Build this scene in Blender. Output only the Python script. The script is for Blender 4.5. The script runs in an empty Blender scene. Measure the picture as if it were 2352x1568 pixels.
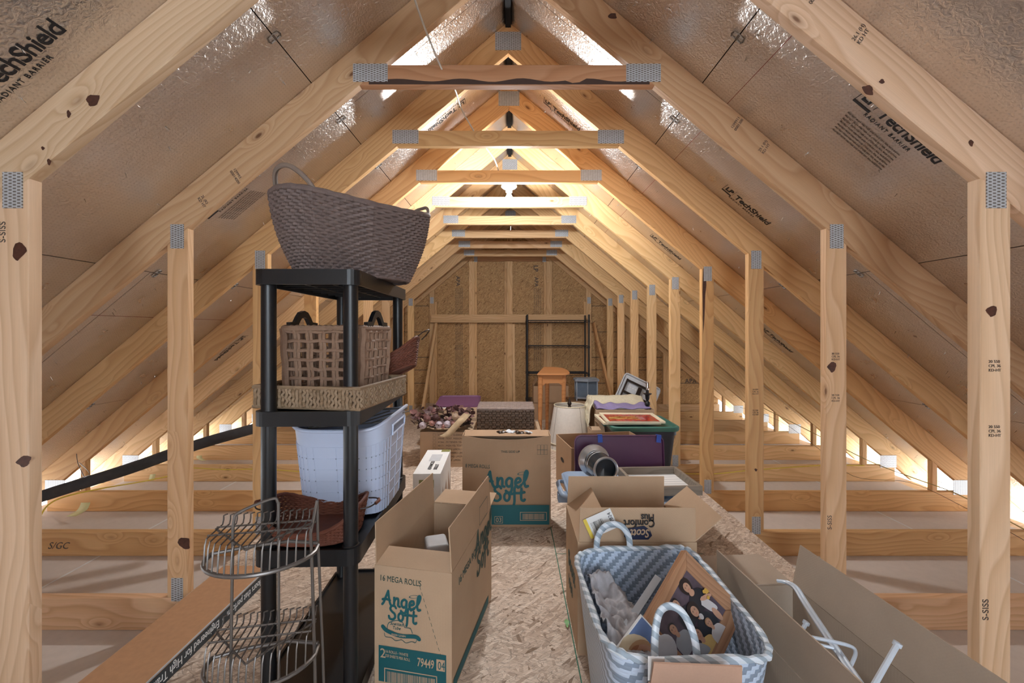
import bpy, math, random
from mathutils import Vector, Matrix, Euler, noise
random.seed(7)
S = bpy.context.scene
COL = S.collection
PI = math.pi
def R(d): return math.radians(d)

# ---------------------------------------------------------------- camera, world, light, exposure
CX, CZ, F = 0.022, 1.144, 980.0          # camera x, height above the deck, focal length in pixels
cam = bpy.data.cameras.new('camera'); cam_o = bpy.data.objects.new('camera', cam); COL.objects.link(cam_o)
cam.sensor_width = 36; cam.lens = 15.0; cam.shift_y = -25/2352; cam.clip_start = 0.02
cam_o.location = (CX, 0, CZ); cam_o.rotation_euler = (R(90), 0, 0)
S.camera = cam_o
S.view_settings.view_transform = 'Standard'; S.view_settings.look = 'None'
S.view_settings.gamma = 1.0; S.view_settings.use_curve_mapping = False
S.view_settings.exposure = 0.26
W = bpy.data.worlds.new('daylight'); S.world = W; W.use_nodes = True
bg = W.node_tree.nodes['Background']; bg.inputs[0].default_value = (0.80, 0.90, 1.0, 1); bg.inputs[1].default_value = 11.0
def area(name, loc, target, size, power, color):
    l = bpy.data.lights.new(name, 'AREA'); l.shape = 'RECTANGLE'; l.size, l.size_y = size; l.energy = power; l.color = color
    o = bpy.data.objects.new(name, l); COL.objects.link(o); o.location = loc
    o.rotation_euler = (Vector(target)-Vector(loc)).to_track_quat('-Z', 'Y').to_euler()
    return o
# unseen cool fill light, added behind the photographer to brighten the near side
area('rear_fill_light', (0.3, -2.42, 1.35), (0.1, 3.0, 1.0), (1.3, 1.2), 17, (0.80, 0.90, 1.0))
def bulb_light(loc, power, color, rad=0.035):
    l = bpy.data.lights.new('bulb_light', 'POINT'); l.energy = power; l.color = color; l.shadow_soft_size = rad
    o = bpy.data.objects.new('bulb_light', l); COL.objects.link(o); o.location = loc
    return o
BULB = (0.0, 3.175, 2.085)
bulb_light((BULB[0], BULB[1], BULB[2]-0.0), 98, (0.97, 0.985, 1.0), 0.045)
bulb_light((0.35, -1.25, 2.05), 7, (0.88, 0.93, 1.0), 0.05)

# ---------------------------------------------------------------- helpers
def P(px, py, Y):
    return Vector((CX + (px-1176)*Y/F, Y, CZ - (py-759)*Y/F))
def PF(px, py, z=0.0):
    Y = (CZ-z)*F/(py-759); return P(px, py, Y)

class MB:
    def __init__(s): s.v = []; s.f = []; s.sm = []
    def add(s, vs, fs, smooth=False):
        n = len(s.v); s.v += [tuple(v) for v in vs]
        for f in fs: s.f.append(tuple(i+n for i in f)); s.sm.append(smooth)
        return s
    def box(s, a, b, M=None):
        x0,y0,z0 = a; x1,y1,z1 = b
        vs = [Vector(p) for p in ((x0,y0,z0),(x1,y0,z0),(x1,y1,z0),(x0,y1,z0),(x0,y0,z1),(x1,y0,z1),(x1,y1,z1),(x0,y1,z1))]
        if M is not None: vs = [M @ v for v in vs]
        return s.add(vs, [(0,3,2,1),(4,5,6,7),(0,1,5,4),(1,2,6,5),(2,3,7,6),(3,0,4,7)])
    def hexa(s, vs):   # eight corners, bottom ring then top ring
        return s.add(vs, [(0,3,2,1),(4,5,6,7),(0,1,5,4),(1,2,6,5),(2,3,7,6),(3,0,4,7)])
    def prism(s, poly, h0, h1, M=None, smooth=False):      # poly in xy, extruded in z
        n = len(poly)
        vs = [Vector((x,y,h0)) for x,y in poly]+[Vector((x,y,h1)) for x,y in poly]
        if M is not None: vs = [M @ v for v in vs]
        s.add(vs, [tuple(reversed(range(n))), tuple(range(n,2*n))])
        n0 = len(s.v)-2*n
        for i in range(n):
            j = (i+1)%n; s.f.append((n0+i,n0+j,n0+n+j,n0+n+i)); s.sm.append(smooth)
        return s
    def tube(s, pts, r, n=8, closed=False, cap=True, flat=1.0):
        pts = [Vector(p) for p in pts]; m = len(pts); rs = r if isinstance(r,(list,tuple)) else [r]*m
        base = len(s.v); up = None
        for i,p in enumerate(pts):
            a = pts[(i-1)%m] if (closed or i>0) else p; b = pts[(i+1)%m] if (closed or i<m-1) else p
            t = (b-a); t = t.normalized() if t.length>1e-9 else Vector((0,0,1))
            if up is None:
                up = t.orthogonal().normalized()
            up = (up - t*up.dot(t)); up = up.normalized() if up.length>1e-6 else t.orthogonal().normalized()
            sd = t.cross(up)
            for k in range(n):
                an = 2*PI*k/n; s.v.append(tuple(p + up*math.cos(an)*rs[i] + sd*math.sin(an)*rs[i]*flat))
        for i in range(m if closed else m-1):
            j = (i+1)%m
            for k in range(n):
                l = (k+1)%n; s.f.append((base+i*n+k, base+i*n+l, base+j*n+l, base+j*n+k)); s.sm.append(True)
        if cap and not closed:
            s.f.append(tuple(base+k for k in reversed(range(n)))); s.sm.append(False)
            s.f.append(tuple(base+(m-1)*n+k for k in range(n))); s.sm.append(False)
        return s
    def lathe(s, prof, n=24, M=None, cap=True, sx=1, sy=1):        # prof: (r, z)
        base = len(s.v)
        for r,z in prof:
            for k in range(n):
                a = 2*PI*k/n; v = Vector((r*math.cos(a)*sx, r*math.sin(a)*sy, z))
                s.v.append(tuple(M @ v if M is not None else v))
        for i in range(len(prof)-1):
            for k in range(n):
                l = (k+1)%n; s.f.append((base+i*n+k, base+i*n+l, base+(i+1)*n+l, base+(i+1)*n+k)); s.sm.append(True)
        if cap:
            s.f.append(tuple(base+k for k in reversed(range(n)))); s.sm.append(False)
            q = base+(len(prof)-1)*n; s.f.append(tuple(q+k for k in range(n))); s.sm.append(False)
        return s
    def grid(s, fn, nu, nv, closed_u=False):
        base = len(s.v)
        for j in range(nv+1):
            for i in range(nu + (0 if closed_u else 1)):
                s.v.append(tuple(fn(i/nu, j/nv)))
        w = nu if closed_u else nu+1
        for j in range(nv):
            for i in range(nu):
                k = (i+1)%w if closed_u else i+1
                s.f.append((base+j*w+i, base+j*w+k, base+(j+1)*w+k, base+(j+1)*w+i)); s.sm.append(True)
        return s
    def build(s, name, mat, parent=None, bevel=0, thick=0, loc=None, rot=None, seg=1):
        me = bpy.data.meshes.new(name); me.from_pydata(s.v, [], s.f); me.update()
        me.polygons.foreach_set('use_smooth', s.sm)
        if any(s.sm): me.set_sharp_from_angle(angle=R(42))
        if isinstance(mat, (list,tuple)):
            for q in mat: me.materials.append(q)
        else: me.materials.append(mat)
        o = bpy.data.objects.new(name, me); COL.objects.link(o)
        if parent: o.parent = parent
        if loc is not None: o.location = loc
        if rot is not None: o.rotation_euler = rot
        if thick:
            m = o.modifiers.new('solid','SOLIDIFY'); m.thickness = thick; m.offset = 0
        if bevel:
            m = o.modifiers.new('bev','BEVEL'); m.width = bevel; m.segments = seg; m.limit_method = 'ANGLE'; m.angle_limit = R(35)
        return o
def tag(o, label=None, cat=None, group=None, kind=None):
    if label: o['label'] = label
    if cat: o['category'] = cat
    if group: o['group'] = group
    if kind: o['kind'] = kind
    return o
def thing(name, label, cat, loc=(0,0,0), rz=0, group=None, rot=None):
    o = bpy.data.objects.new(name, None); COL.objects.link(o); o.location = loc; o.empty_display_size = 0.05
    o.rotation_euler = rot if rot is not None else (0,0,rz)
    return tag(o, label, cat, group)
def struct(o): o['kind'] = 'structure'; return o
def copy_tree(o, parent=None):
    c = o.copy(); COL.objects.link(c); c.parent = parent
    for ch in list(o.children): copy_tree(ch, c)
    return c

# ---------------------------------------------------------------- materials
def mat_new(name):
    m = bpy.data.materials.new(name); m.use_nodes = True; nt = m.node_tree
    return m, nt, nt.nodes['Principled BSDF']
def N(nt, typ, **kw):
    n = nt.nodes.new(typ)
    for k,v in kw.items():
        if k == 'inp':
            for a,b in v.items(): n.inputs[a].default_value = b
        else: setattr(n, k, v)
    return n
def L(nt, a, b): nt.links.new(a, b)
def ramp(nt, fac, stops):
    r = N(nt,'ShaderNodeValToRGB'); e = r.color_ramp.elements
    while len(e) > 1: e.remove(e[-1])
    e[0].position = stops[0][0]; e[0].color = (*stops[0][1],1)
    for p,c in stops[1:]:
        q = e.new(p); q.color = (*c,1)
    L(nt, fac, r.inputs[0]); return r.outputs[0]
def mth(nt, op, a, b=None, c=None):
    n = N(nt,'ShaderNodeMath', operation=op)
    for i,x in enumerate((a,b,c)):
        if x is None: continue
        if isinstance(x,(int,float)): n.inputs[i].default_value = x
        else: L(nt, x, n.inputs[i])
    return n.outputs[0]
def mixc(nt, fac, a, b, mode='MIX'):
    n = N(nt,'ShaderNodeMix', data_type='RGBA', blend_type=mode)
    for i,x in ((0,fac),(6,a),(7,b)):
        if isinstance(x,(int,float)): n.inputs[i].default_value = x
        elif isinstance(x,tuple): n.inputs[i].default_value = (*x,1)
        else: L(nt, x, n.inputs[i])
    return n.outputs[2]
def objco(nt, scale=(1,1,1), rnd=True, rot=(0,0,0)):
    tc = N(nt,'ShaderNodeTexCoord'); mp = N(nt,'ShaderNodeMapping'); mp.inputs['Scale'].default_value = scale; mp.inputs['Rotation'].default_value = rot
    if rnd:
        oi = N(nt,'ShaderNodeObjectInfo'); v = N(nt,'ShaderNodeVectorMath', operation='MULTIPLY_ADD')
        cmb = N(nt,'ShaderNodeCombineXYZ')
        L(nt, oi.outputs['Random'], cmb.inputs[0]); L(nt, mth(nt,'MULTIPLY',oi.outputs['Random'],3.7), cmb.inputs[1]); L(nt, mth(nt,'MULTIPLY',oi.outputs['Random'],7.3), cmb.inputs[2])
        L(nt, cmb.outputs[0], v.inputs[0]); v.inputs[1].default_value = (40,40,40); L(nt, tc.outputs['Object'], v.inputs[2])
        L(nt, v.outputs[0], mp.inputs[0])
    else: L(nt, tc.outputs['Object'], mp.inputs[0])
    return mp.outputs[0]
def bump(nt, bsdf, h, strength=0.3, dist=0.002):
    b = N(nt,'ShaderNodeBump'); b.inputs['Strength'].default_value = strength; b.inputs['Distance'].default_value = dist
    L(nt, h, b.inputs['Height']); L(nt, b.outputs[0], bsdf.inputs['Normal']); return b
def plain(name, c, rough=0.5, metal=0.0, bumpy=0, spec=None, noise_amt=0.06, scale=30):
    m, nt, b = mat_new(name)
    no = N(nt,'ShaderNodeTexNoise', inp={'Scale':scale,'Detail':3.0}); L(nt, objco(nt), no.inputs['Vector'])
    col = mixc(nt, no.outputs[0], tuple(x*(1-noise_amt*2) for x in c), tuple(min(1,x*(1+noise_amt*2)) for x in c))
    L(nt, col, b.inputs['Base Color']); b.inputs['Roughness'].default_value = rough; b.inputs['Metallic'].default_value = metal
    if spec is not None: b.inputs['Specular IOR Level'].default_value = spec
    if bumpy:
        n2 = N(nt,'ShaderNodeTexNoise', inp={'Scale':scale*8,'Detail':2.0}); L(nt, objco(nt), n2.inputs['Vector']); bump(nt, b, n2.outputs[0], bumpy, 0.001)
    return m
def wood(name, light, mid, dark, ring=34, rough=0.6, knots=True, long=1.0):
    """grain runs along local X; the object's colour tints it"""
    m, nt, b = mat_new(name)
    co = objco(nt, (0.28*long,1,1))
    kv = objco(nt, (4.0,9.5,9.5)); vo = N(nt,'ShaderNodeTexVoronoi', inp={'Scale':1.0}); L(nt, kv, vo.inputs['Vector'])
    kc = N(nt,'ShaderNodeSeparateColor'); L(nt, vo.outputs['Color'], kc.inputs[0])
    d = mth(nt,'ADD', vo.outputs['Distance'], mth(nt,'MULTIPLY', mth(nt,'LESS_THAN',kc.outputs[0],0.62), 2.0))
    n1 = N(nt,'ShaderNodeTexNoise', inp={'Scale':3.0,'Detail':2.0,'Roughness':0.45}); L(nt, co, n1.inputs['Vector'])
    sep = N(nt,'ShaderNodeSeparateXYZ'); L(nt, co, sep.inputs[0])
    base = mth(nt,'ADD', mth(nt,'MULTIPLY',sep.outputs[1],1.0), mth(nt,'MULTIPLY',sep.outputs[2],0.8))
    kn = mth(nt,'MULTIPLY', mth(nt,'SUBTRACT',1.0, mth(nt,'SMOOTH_MIN', mth(nt,'MULTIPLY',d,2.6),1.0,0.2)), 0.09 if knots else 0.0)
    ph = mth(nt,'ADD', mth(nt,'ADD', base, mth(nt,'MULTIPLY',n1.outputs[0],0.42)), kn)
    w = mth(nt,'FRACT', mth(nt,'MULTIPLY',ph,ring))
    fib = N(nt,'ShaderNodeTexNoise', inp={'Scale':1.0,'Detail':4.0,'Roughness':0.7}); L(nt, objco(nt,(6,260,260)), fib.inputs['Vector'])
    col = ramp(nt, w, [(0.0,light),(0.55,mid),(0.85,dark),(1.0,light)])
    soft = mixc(nt, 0.55, mid, col)
    col = mixc(nt, mth(nt,'MULTIPLY',mth(nt,'SUBTRACT',fib.outputs[0],0.35),0.55), soft, tuple(x*0.62 for x in dark))
    blot = N(nt,'ShaderNodeTexNoise', inp={'Scale':2.2,'Detail':2.0}); L(nt, objco(nt,(0.5,2,2)), blot.inputs['Vector'])
    col = mixc(nt, mth(nt,'MULTIPLY',blot.outputs[0],0.40), col, tuple(x*1.18 for x in light))
    if knots:
        kf = ramp(nt, d, [(0.0,(.9,.9,.9)),(0.055,(.8,.8,.8)),(0.085,(0.3,0.3,0.3)),(0.16,(0,0,0))])
        col = mixc(nt, kf, col, (0.13,0.05,0.02))
    oi = N(nt,'ShaderNodeObjectInfo'); col = mixc(nt, 1.0, col, oi.outputs['Color'], 'MULTIPLY')
    hs = N(nt,'ShaderNodeHueSaturation'); L(nt, col, hs.inputs['Color'])
    L(nt, mth(nt,'ADD',0.86,mth(nt,'MULTIPLY',oi.outputs['Random'],0.28)), hs.inputs['Value'])
    L(nt, hs.outputs[0], b.inputs['Base Color']); b.inputs['Roughness'].default_value = rough; b.inputs['Specular IOR Level'].default_value = 0.25
    bump(nt, b, fib.outputs[0], 0.25, 0.001)
    return m
def osb(name, c0, c1, c2, dark, scale=1.0, rough=0.65):
    m, nt, b = mat_new(name)
    tc = N(nt,'ShaderNodeTexCoord'); g = tc.outputs['Object']
    warp = N(nt,'ShaderNodeTexNoise', inp={'Scale':7.0,'Detail':2.0}); L(nt, g, warp.inputs['Vector'])
    layers = []
    for k,(ang,sx,sy) in enumerate(((20,22,120),(78,24,110),(-35,26,130),(130,20,105))):
        mp = N(nt,'ShaderNodeMapping'); mp.inputs['Rotation'].default_value = (R(ang)*0.0, 0, R(ang)); L(nt, g, mp.inputs[0])
        mp2 = N(nt,'ShaderNodeMapping'); mp2.inputs['Scale'].default_value = (sx*scale, sy*scale, 1.0); mp2.inputs['Location'].default_value = (k*3.1,k*1.7,0); L(nt, mp.outputs[0], mp2.inputs[0])
        ad = N(nt,'ShaderNodeVectorMath', operation='MULTIPLY_ADD'); L(nt, warp.outputs['Color'], ad.inputs[0]); ad.inputs[1].default_value = (1.2,1.2,0); L(nt, mp2.outputs[0], ad.inputs[2])
        v = N(nt,'ShaderNodeTexVoronoi', voronoi_dimensions='2D', inp={'Scale':1.0}); L(nt, ad.outputs[0], v.inputs['Vector'])
        sc = N(nt,'ShaderNodeSeparateColor'); L(nt, v.outputs['Color'], sc.inputs[0]); layers.append((sc, v))
    val = mixc(nt, mth(nt,'GREATER_THAN',layers[0][0].outputs[1],0.55), layers[0][0].outputs[0], layers[1][0].outputs[0])
    val = mixc(nt, mth(nt,'GREATER_THAN',layers[2][0].outputs[1],0.62), val, layers[2][0].outputs[0])
    val = mixc(nt, mth(nt,'GREATER_THAN',layers[3][0].outputs[1],0.68), val, layers[3][0].outputs[0])
    col = ramp(nt, val, [(0.0,c0),(0.45,c1),(0.86,c2),(0.93,c2),(0.99,dark)])
    for lay_ in (0,2):
        ve = N(nt,'ShaderNodeTexVoronoi', voronoi_dimensions='2D', feature='DISTANCE_TO_EDGE', inp={'Scale':1.0}); L(nt, layers[lay_][1].inputs['Vector'].links[0].from_socket, ve.inputs['Vector'])
        sel = mth(nt,'MULTIPLY', mth(nt,'LESS_THAN', ve.outputs['Distance'], 0.05), mth(nt,'GREATER_THAN', layers[lay_][0].outputs[2], 0.45))
        col = mixc(nt, mth(nt,'MULTIPLY',sel,0.62), col, tuple(x*0.45 for x in c2))
    ed = N(nt,'ShaderNodeTexNoise', inp={'Scale':1.0,'Detail':5.0,'Roughness':0.75}); mp = N(nt,'ShaderNodeMapping'); mp.inputs['Scale'].default_value=(45,90,45); L(nt, g, mp.inputs[0]); L(nt, mp.outputs[0], ed.inputs['Vector'])
    f = ramp(nt, ed.outputs[0], [(0.50,(0,0,0)),(0.68,(0.75,0.75,0.75))])
    col = mixc(nt, f, col, tuple(x*0.55 for x in c1))
    L(nt, col, b.inputs['Base Color']); b.inputs['Roughness'].default_value = rough; b.inputs['Specular IOR Level'].default_value = 0.3
    bump(nt, b, val, 0.35, 0.002)
    return m
def foil(name):
    m, nt, b = mat_new(name)
    tc = N(nt,'ShaderNodeTexCoord'); g = tc.outputs['Object']
    n1 = N(nt,'ShaderNodeTexNoise', inp={'Scale':5.0,'Detail':5.0,'Roughness':0.6}); L(nt, g, n1.inputs['Vector'])
    n2 = N(nt,'ShaderNodeTexNoise', inp={'Scale':55.0,'Detail':3.0,'Distortion':1.2}); L(nt, g, n2.inputs['Vector'])
    sep = N(nt,'ShaderNodeSeparateXYZ'); L(nt, g, sep.inputs[0])
    a = mth(nt,'SUBTRACT', mth(nt,'FRACT', mth(nt,'MULTIPLY',sep.outputs[0],78)),0.5); c = mth(nt,'SUBTRACT', mth(nt,'FRACT', mth(nt,'MULTIPLY',sep.outputs[1],70)),0.5)
    rr = mth(nt,'SQRT', mth(nt,'ADD', mth(nt,'MULTIPLY',a,a), mth(nt,'MULTIPLY',c,c)))
    dots = mth(nt,'LESS_THAN', rr, 0.22)
    h = mth(nt,'ADD', mth(nt,'MULTIPLY',n2.outputs[0],1.0), mth(nt,'MULTIPLY',dots,-0.55))
    h = mth(nt,'ADD', h, mth(nt,'MULTIPLY',n1.outputs[0],1.8))
    col = mixc(nt, n1.outputs[0], (0.62,0.56,0.51), (0.82,0.79,0.77))
    col = mixc(nt, mth(nt,'MULTIPLY',dots,0.25), col, (0.42,0.38,0.36))
    L(nt, col, b.inputs['Base Color']); b.inputs['Metallic'].default_value = 0.95
    L(nt, mth(nt,'ADD',0.20, mth(nt,'MULTIPLY',n1.outputs[0],0.22)), b.inputs['Roughness'])
    bump(nt, b, h, 0.6, 0.006)
    return m
def gusset_mat():
    m, nt, b = mat_new('galvanised_plate')
    tc = N(nt,'ShaderNodeTexCoord'); sep = N(nt,'ShaderNodeSeparateXYZ'); L(nt, tc.outputs['Object'], sep.inputs[0])
    u = mth(nt,'MULTIPLY',sep.outputs[0],1/0.0125); ui = mth(nt,'FLOOR',u); uf = mth(nt,'SUBTRACT',mth(nt,'FRACT',u),0.5)
    v = mth(nt,'ADD', mth(nt,'MULTIPLY',sep.outputs[2],1/0.0095), mth(nt,'MULTIPLY',mth(nt,'MODULO',ui,2.0),0.5)); vf = mth(nt,'SUBTRACT',mth(nt,'FRACT',v),0.5)
    slot = mth(nt,'MULTIPLY', mth(nt,'LESS_THAN', mth(nt,'ABSOLUTE',uf),0.36), mth(nt,'LESS_THAN', mth(nt,'ABSOLUTE',vf),0.20))
    no = N(nt,'ShaderNodeTexNoise', inp={'Scale':60.0}); L(nt, tc.outputs['Object'], no.inputs['Vector'])
    col = mixc(nt, no.outputs[0], (0.42,0.45,0.48), (0.66,0.69,0.72)); col = mixc(nt, mth(nt,'MULTIPLY',slot,0.85), col, (0.10,0.07,0.05))
    L(nt, col, b.inputs['Base Color']); b.inputs['Metallic'].default_value = 0.35; b.inputs['Roughness'].default_value = 0.45
    bump(nt, b, slot, 0.6, 0.002)
    return m
M_PINE = wood('pine_lumber', (0.77,0.58,0.38), (0.65,0.435,0.245), (0.46,0.265,0.125))
M_OSBF = osb('deck_strand_board', (0.76,0.64,0.53), (0.63,0.50,0.395), (0.48,0.36,0.275), (0.22,0.14,0.09), scale=0.78)
M_OSBW = osb('wall_strand_board', (0.62,0.41,0.20), (0.54,0.33,0.15), (0.43,0.25,0.11), (0.20,0.10,0.04))
M_FOIL = foil('radiant_foil')
M_PLATE = gusset_mat()
M_DRY = plain('drywall_back_paper', (0.66,0.58,0.52), 0.9, noise_amt=0.04)
M_WHITE = plain('white_paper', (0.75,0.75,0.74), 0.7, noise_amt=0.02)
M_BLACKINK = plain('black_ink', (0.015,0.015,0.018), 0.6, noise_amt=0)
M_GREYINK = plain('grey_stamp_ink', (0.10,0.075,0.06), 0.7, noise_amt=0.1)
M_FELT = plain('roofing_felt', (0.006,0.006,0.007), 0.9)
M_RED = plain('red_chalk', (0.22,0.03,0.02), 0.9)
M_GREENLINE = plain('green_line_paint', (0.03,0.16,0.10), 0.8)
M_NAIL = plain('nail_steel', (0.55,0.53,0.50), 0.35, 0.9)
M_SPLINT = plain('torn_foil', (0.85,0.85,0.86), 0.35, 0.6)

# ---------------------------------------------------------------- text and strokes
def text(s, size, mat, parent, M, bold=0.0, shear=0.0, ext=0.0004, align='LEFT', name='printed_lettering', xs=1.0, sp=1.0):
    c = bpy.data.curves.new(name, 'FONT'); c.body = s; c.size = size; c.extrude = ext; c.offset = bold*size; c.shear = shear
    c.align_x = align; c.space_character = sp; c.resolution_u = 3
    tmp = bpy.data.objects.new('tmp', c); COL.objects.link(tmp); bpy.context.view_layer.update()
    me = bpy.data.meshes.new_from_object(tmp.evaluated_get(bpy.context.evaluated_depsgraph_get())); me.name = name
    bpy.data.objects.remove(tmp); bpy.data.curves.remove(c); me.materials.clear(); me.materials.append(mat)
    o = bpy.data.objects.new(name, me); COL.objects.link(o); o.parent = parent
    o.matrix_local = M @ Matrix.Diagonal((xs,1,1,1)); return o
def FR(x, y, z, rz=0.0, roll=0.0):
    """frame on an upright face that looks along local -y; roll turns the writing within the face"""
    return Matrix.Translation((x,y,z)) @ Matrix.Rotation(rz,4,'Z') @ Matrix.Rotation(PI/2,4,'X') @ Matrix.Rotation(roll,4,'Z')
def frame3(o, ex, ey):
    ex = Vector(ex).normalized(); ez = ex.cross(Vector(ey)).normalized(); ey = ez.cross(ex)
    M = Matrix((ex, ey, ez)).transposed().to_4x4(); M.translation = Vector(o); return M
def bez(pts, n=8):
    """Catmull-Rom through 2D/3D points"""
    p = [Vector(q) for q in pts]; out = []
    for i in range(len(p)-1):
        a = p[max(0,i-1)]; b = p[i]; c = p[i+1]; d = p[min(len(p)-1,i+2)]
        for k in range(n):
            t = k/n; out.append(0.5*((2*b)+(c-a)*t+(2*a-5*b+4*c-d)*t*t+(3*b-a-3*c+d)*t**3))
    out.append(p[-1]); return out
def ribbon(mb, pts, w, z=0.0004):
    """flat painted stroke in the xy plane with round ends"""
    p = [Vector((q[0],q[1])) for q in pts]; vs = []; m = len(p)
    for i in range(m):
        t = (p[min(m-1,i+1)]-p[max(0,i-1)]); t = t.normalized() if t.length>1e-9 else Vector((1,0)); nn = Vector((-t.y,t.x))
        vs += [(*(p[i]+nn*w/2),z+i*0.000006),(*(p[i]-nn*w/2),z+i*0.000006)]
    mb.add(vs, [(2*i,2*i+1,2*i+3,2*i+2) for i in range(m-1)])
    for e in (p[0],p[-1]):
        mb.add([(e.x+w/2*math.cos(a*PI/5), e.y+w/2*math.sin(a*PI/5), z+(0.00002 if e is p[0] else m*0.000006+0.00002)) for a in range(10)], [tuple(range(10))])
SCRIPT = {
 'A':(0.80,[[(0.0,0.0),(0.12,0.18),(0.30,0.70),(0.40,0.98)],[(0.40,0.98),(0.46,0.60),(0.56,0.20),(0.66,0.02)],[(0.02,0.34),(0.25,0.40),(0.56,0.36)]]),
 'n':(0.56,[[(0.06,0.58),(0.08,0.30),(0.06,0.02)],[(0.07,0.30),(0.18,0.52),(0.34,0.56),(0.38,0.35),(0.38,0.10),(0.50,0.04)]]),
 'g':(0.56,[[(0.42,0.50),(0.25,0.58),(0.08,0.42),(0.08,0.16),(0.22,0.04),(0.38,0.16),(0.42,0.50)],[(0.42,0.50),(0.42,0.0),(0.36,-0.28),(0.18,-0.34),(0.04,-0.22)]]),
 'e':(0.52,[[(0.08,0.26),(0.28,0.32),(0.40,0.42),(0.32,0.57),(0.16,0.52),(0.07,0.30),(0.14,0.06),(0.32,0.02),(0.46,0.16)]]),
 'l':(0.42,[[(0.04,0.25),(0.22,0.55),(0.32,0.90),(0.24,1.02),(0.14,0.80),(0.12,0.30),(0.20,0.04),(0.34,0.08)]]),
 'S':(0.66,[[(0.52,0.84),(0.40,0.98),(0.20,0.94),(0.10,0.74),(0.24,0.56),(0.44,0.42),(0.48,0.18),(0.30,0.02),(0.08,0.06),(0.02,0.22)]]),
 'o':(0.54,[[(0.26,0.57),(0.10,0.44),(0.08,0.18),(0.22,0.02),(0.38,0.12),(0.42,0.38),(0.30,0.55),(0.20,0.56)]]),
 'f':(0.46,[[(0.44,0.88),(0.34,1.0),(0.22,0.88),(0.20,0.50),(0.20,0.0),(0.16,-0.24)],[(0.02,0.46),(0.20,0.52),(0.42,0.52)]]),
 't':(0.42,[[(0.20,0.82),(0.18,0.40),(0.20,0.10),(0.34,0.02),(0.42,0.10)],[(0.02,0.52),(0.20,0.54),(0.40,0.58)]]),
}
def script(word, h, mat, parent, M, w=0.165, name='printed_lettering'):
    mb = MB(); x = 0; lz = 0.0004
    for ch in word:
        adv, strokes = SCRIPT[ch]
        for st in strokes: ribbon(mb, [((x+q[0])*h, q[1]*h) for q in bez([(a_,b_) for a_,b_ in st],5)], w*h, lz); lz += 0.00012
        x += adv
    o = mb.build(name, mat, parent); o.matrix_local = M; return o, x*h
# ---------------------------------------------------------------- roof geometry
SL = 0.833; ANG = math.atan(SL); ZL = 2.746; ZU = 2.928
JT = -0.018; JB = -0.158
def TY(n): return 1.244 + 0.61*n
def zl(x): return ZL - SL*abs(x)
def zu(x): return ZU - SL*abs(x)
def member(name, poly, y0, t, ang, parent, mat=None, color=(1,1,1,1), bevel=0.0025, base=(0,0,0)):
    """prism with outline poly in the x-z plane, thickness t along y; local X follows the grain"""
    cx = sum(p[0] for p in poly)/len(poly); cz = sum(p[1] for p in poly)/len(poly)
    M = Matrix.Translation((cx-base[0], y0+t/2-base[1], cz-base[2])) @ Matrix.Rotation(-ang,4,'Y')
    ca, sa = math.cos(ang), math.sin(ang)
    loc = [((x-cx)*ca+(z-cz)*sa, -(x-cx)*sa+(z-cz)*ca) for x,z in poly]
    n = len(loc); vs = [(x,-t/2,z) for x,z in loc]+[(x,t/2,z) for x,z in loc]
    fs = [tuple(range(n)), tuple(reversed(range(n,2*n)))]+[(i,i+n,(i+1)%n+n,(i+1)%n) for i in range(n)]
    mb = MB(); mb.add(vs, fs); o = mb.build(name, mat or M_PINE, parent, bevel=bevel); o.matrix_local = M; o.color = color
    # keep normals outward
    a2 = sum(loc[i][0]*loc[(i+1)%n][1]-loc[(i+1)%n][0]*loc[i][1] for i in range(n))
    if a2 < 0: o.data.flip_normals()
    return o
PL = {}
def plate(parent, cx, cz, w, h, y, ang=0.0, base=(0,0,0)):
    k = (round(w,3),round(h,3))
    if k not in PL:
        mb = MB(); mb.box((-w/2,-0.0012,-h/2),(w/2,0.0012,h/2)); o = mb.build('gusset_plate', M_PLATE); PL[k] = o.data; bpy.data.objects.remove(o)
    o = bpy.data.objects.new('gusset_plate', PL[k]); COL.objects.link(o); o.parent = parent
    o.location = (cx-base[0], y-0.0015-base[1], cz-base[2]); o.rotation_euler = (0,-ang,0); return o
EX = 3.72
TINT = {-3:(0.95,0.93,0.92,1),-2:(0.95,0.93,0.92,1),-1:(0.95,0.93,0.92,1),0:(0.93,0.93,1.0,1),1:(0.95,0.86,0.80,1),2:(0.97,0.84,0.66,1),3:(0.96,0.80,0.60,1)}  # cool light on near trusses and orange shadow farther in, put into wood colour
TRUSS_LABEL = {
 -3:'pine roof truss behind the photographer, hard against the rear gable', -2:'pine roof truss behind the photographer, second from the rear gable', -1:'pine roof truss just behind the photographer',
 0:'nearest pine roof truss, its two wide studs standing at the edges of the picture',
 1:'pine roof truss with the widest, lowest-grain dark-stained collar tie across the top of the view',
 2:'pine roof truss directly behind the one with the dark-stained collar tie',
 3:'pine roof truss whose tie carries the round white bulb holder underneath',
 4:'brightly lit pine truss whose tie runs directly behind the glowing bulb',
 5:'pine roof truss one bay beyond the bright tie behind the bulb',
 6:'pine roof truss two bays beyond the bright tie behind the bulb',
 7:'pine roof truss next but one before the far gable framing',
 8:'last full pine roof truss before the far gable framing'}
TRUSS_LABEL[1] = 'pine roof truss whose collar tie, widest in view, has a dark stained lower edge'
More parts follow.
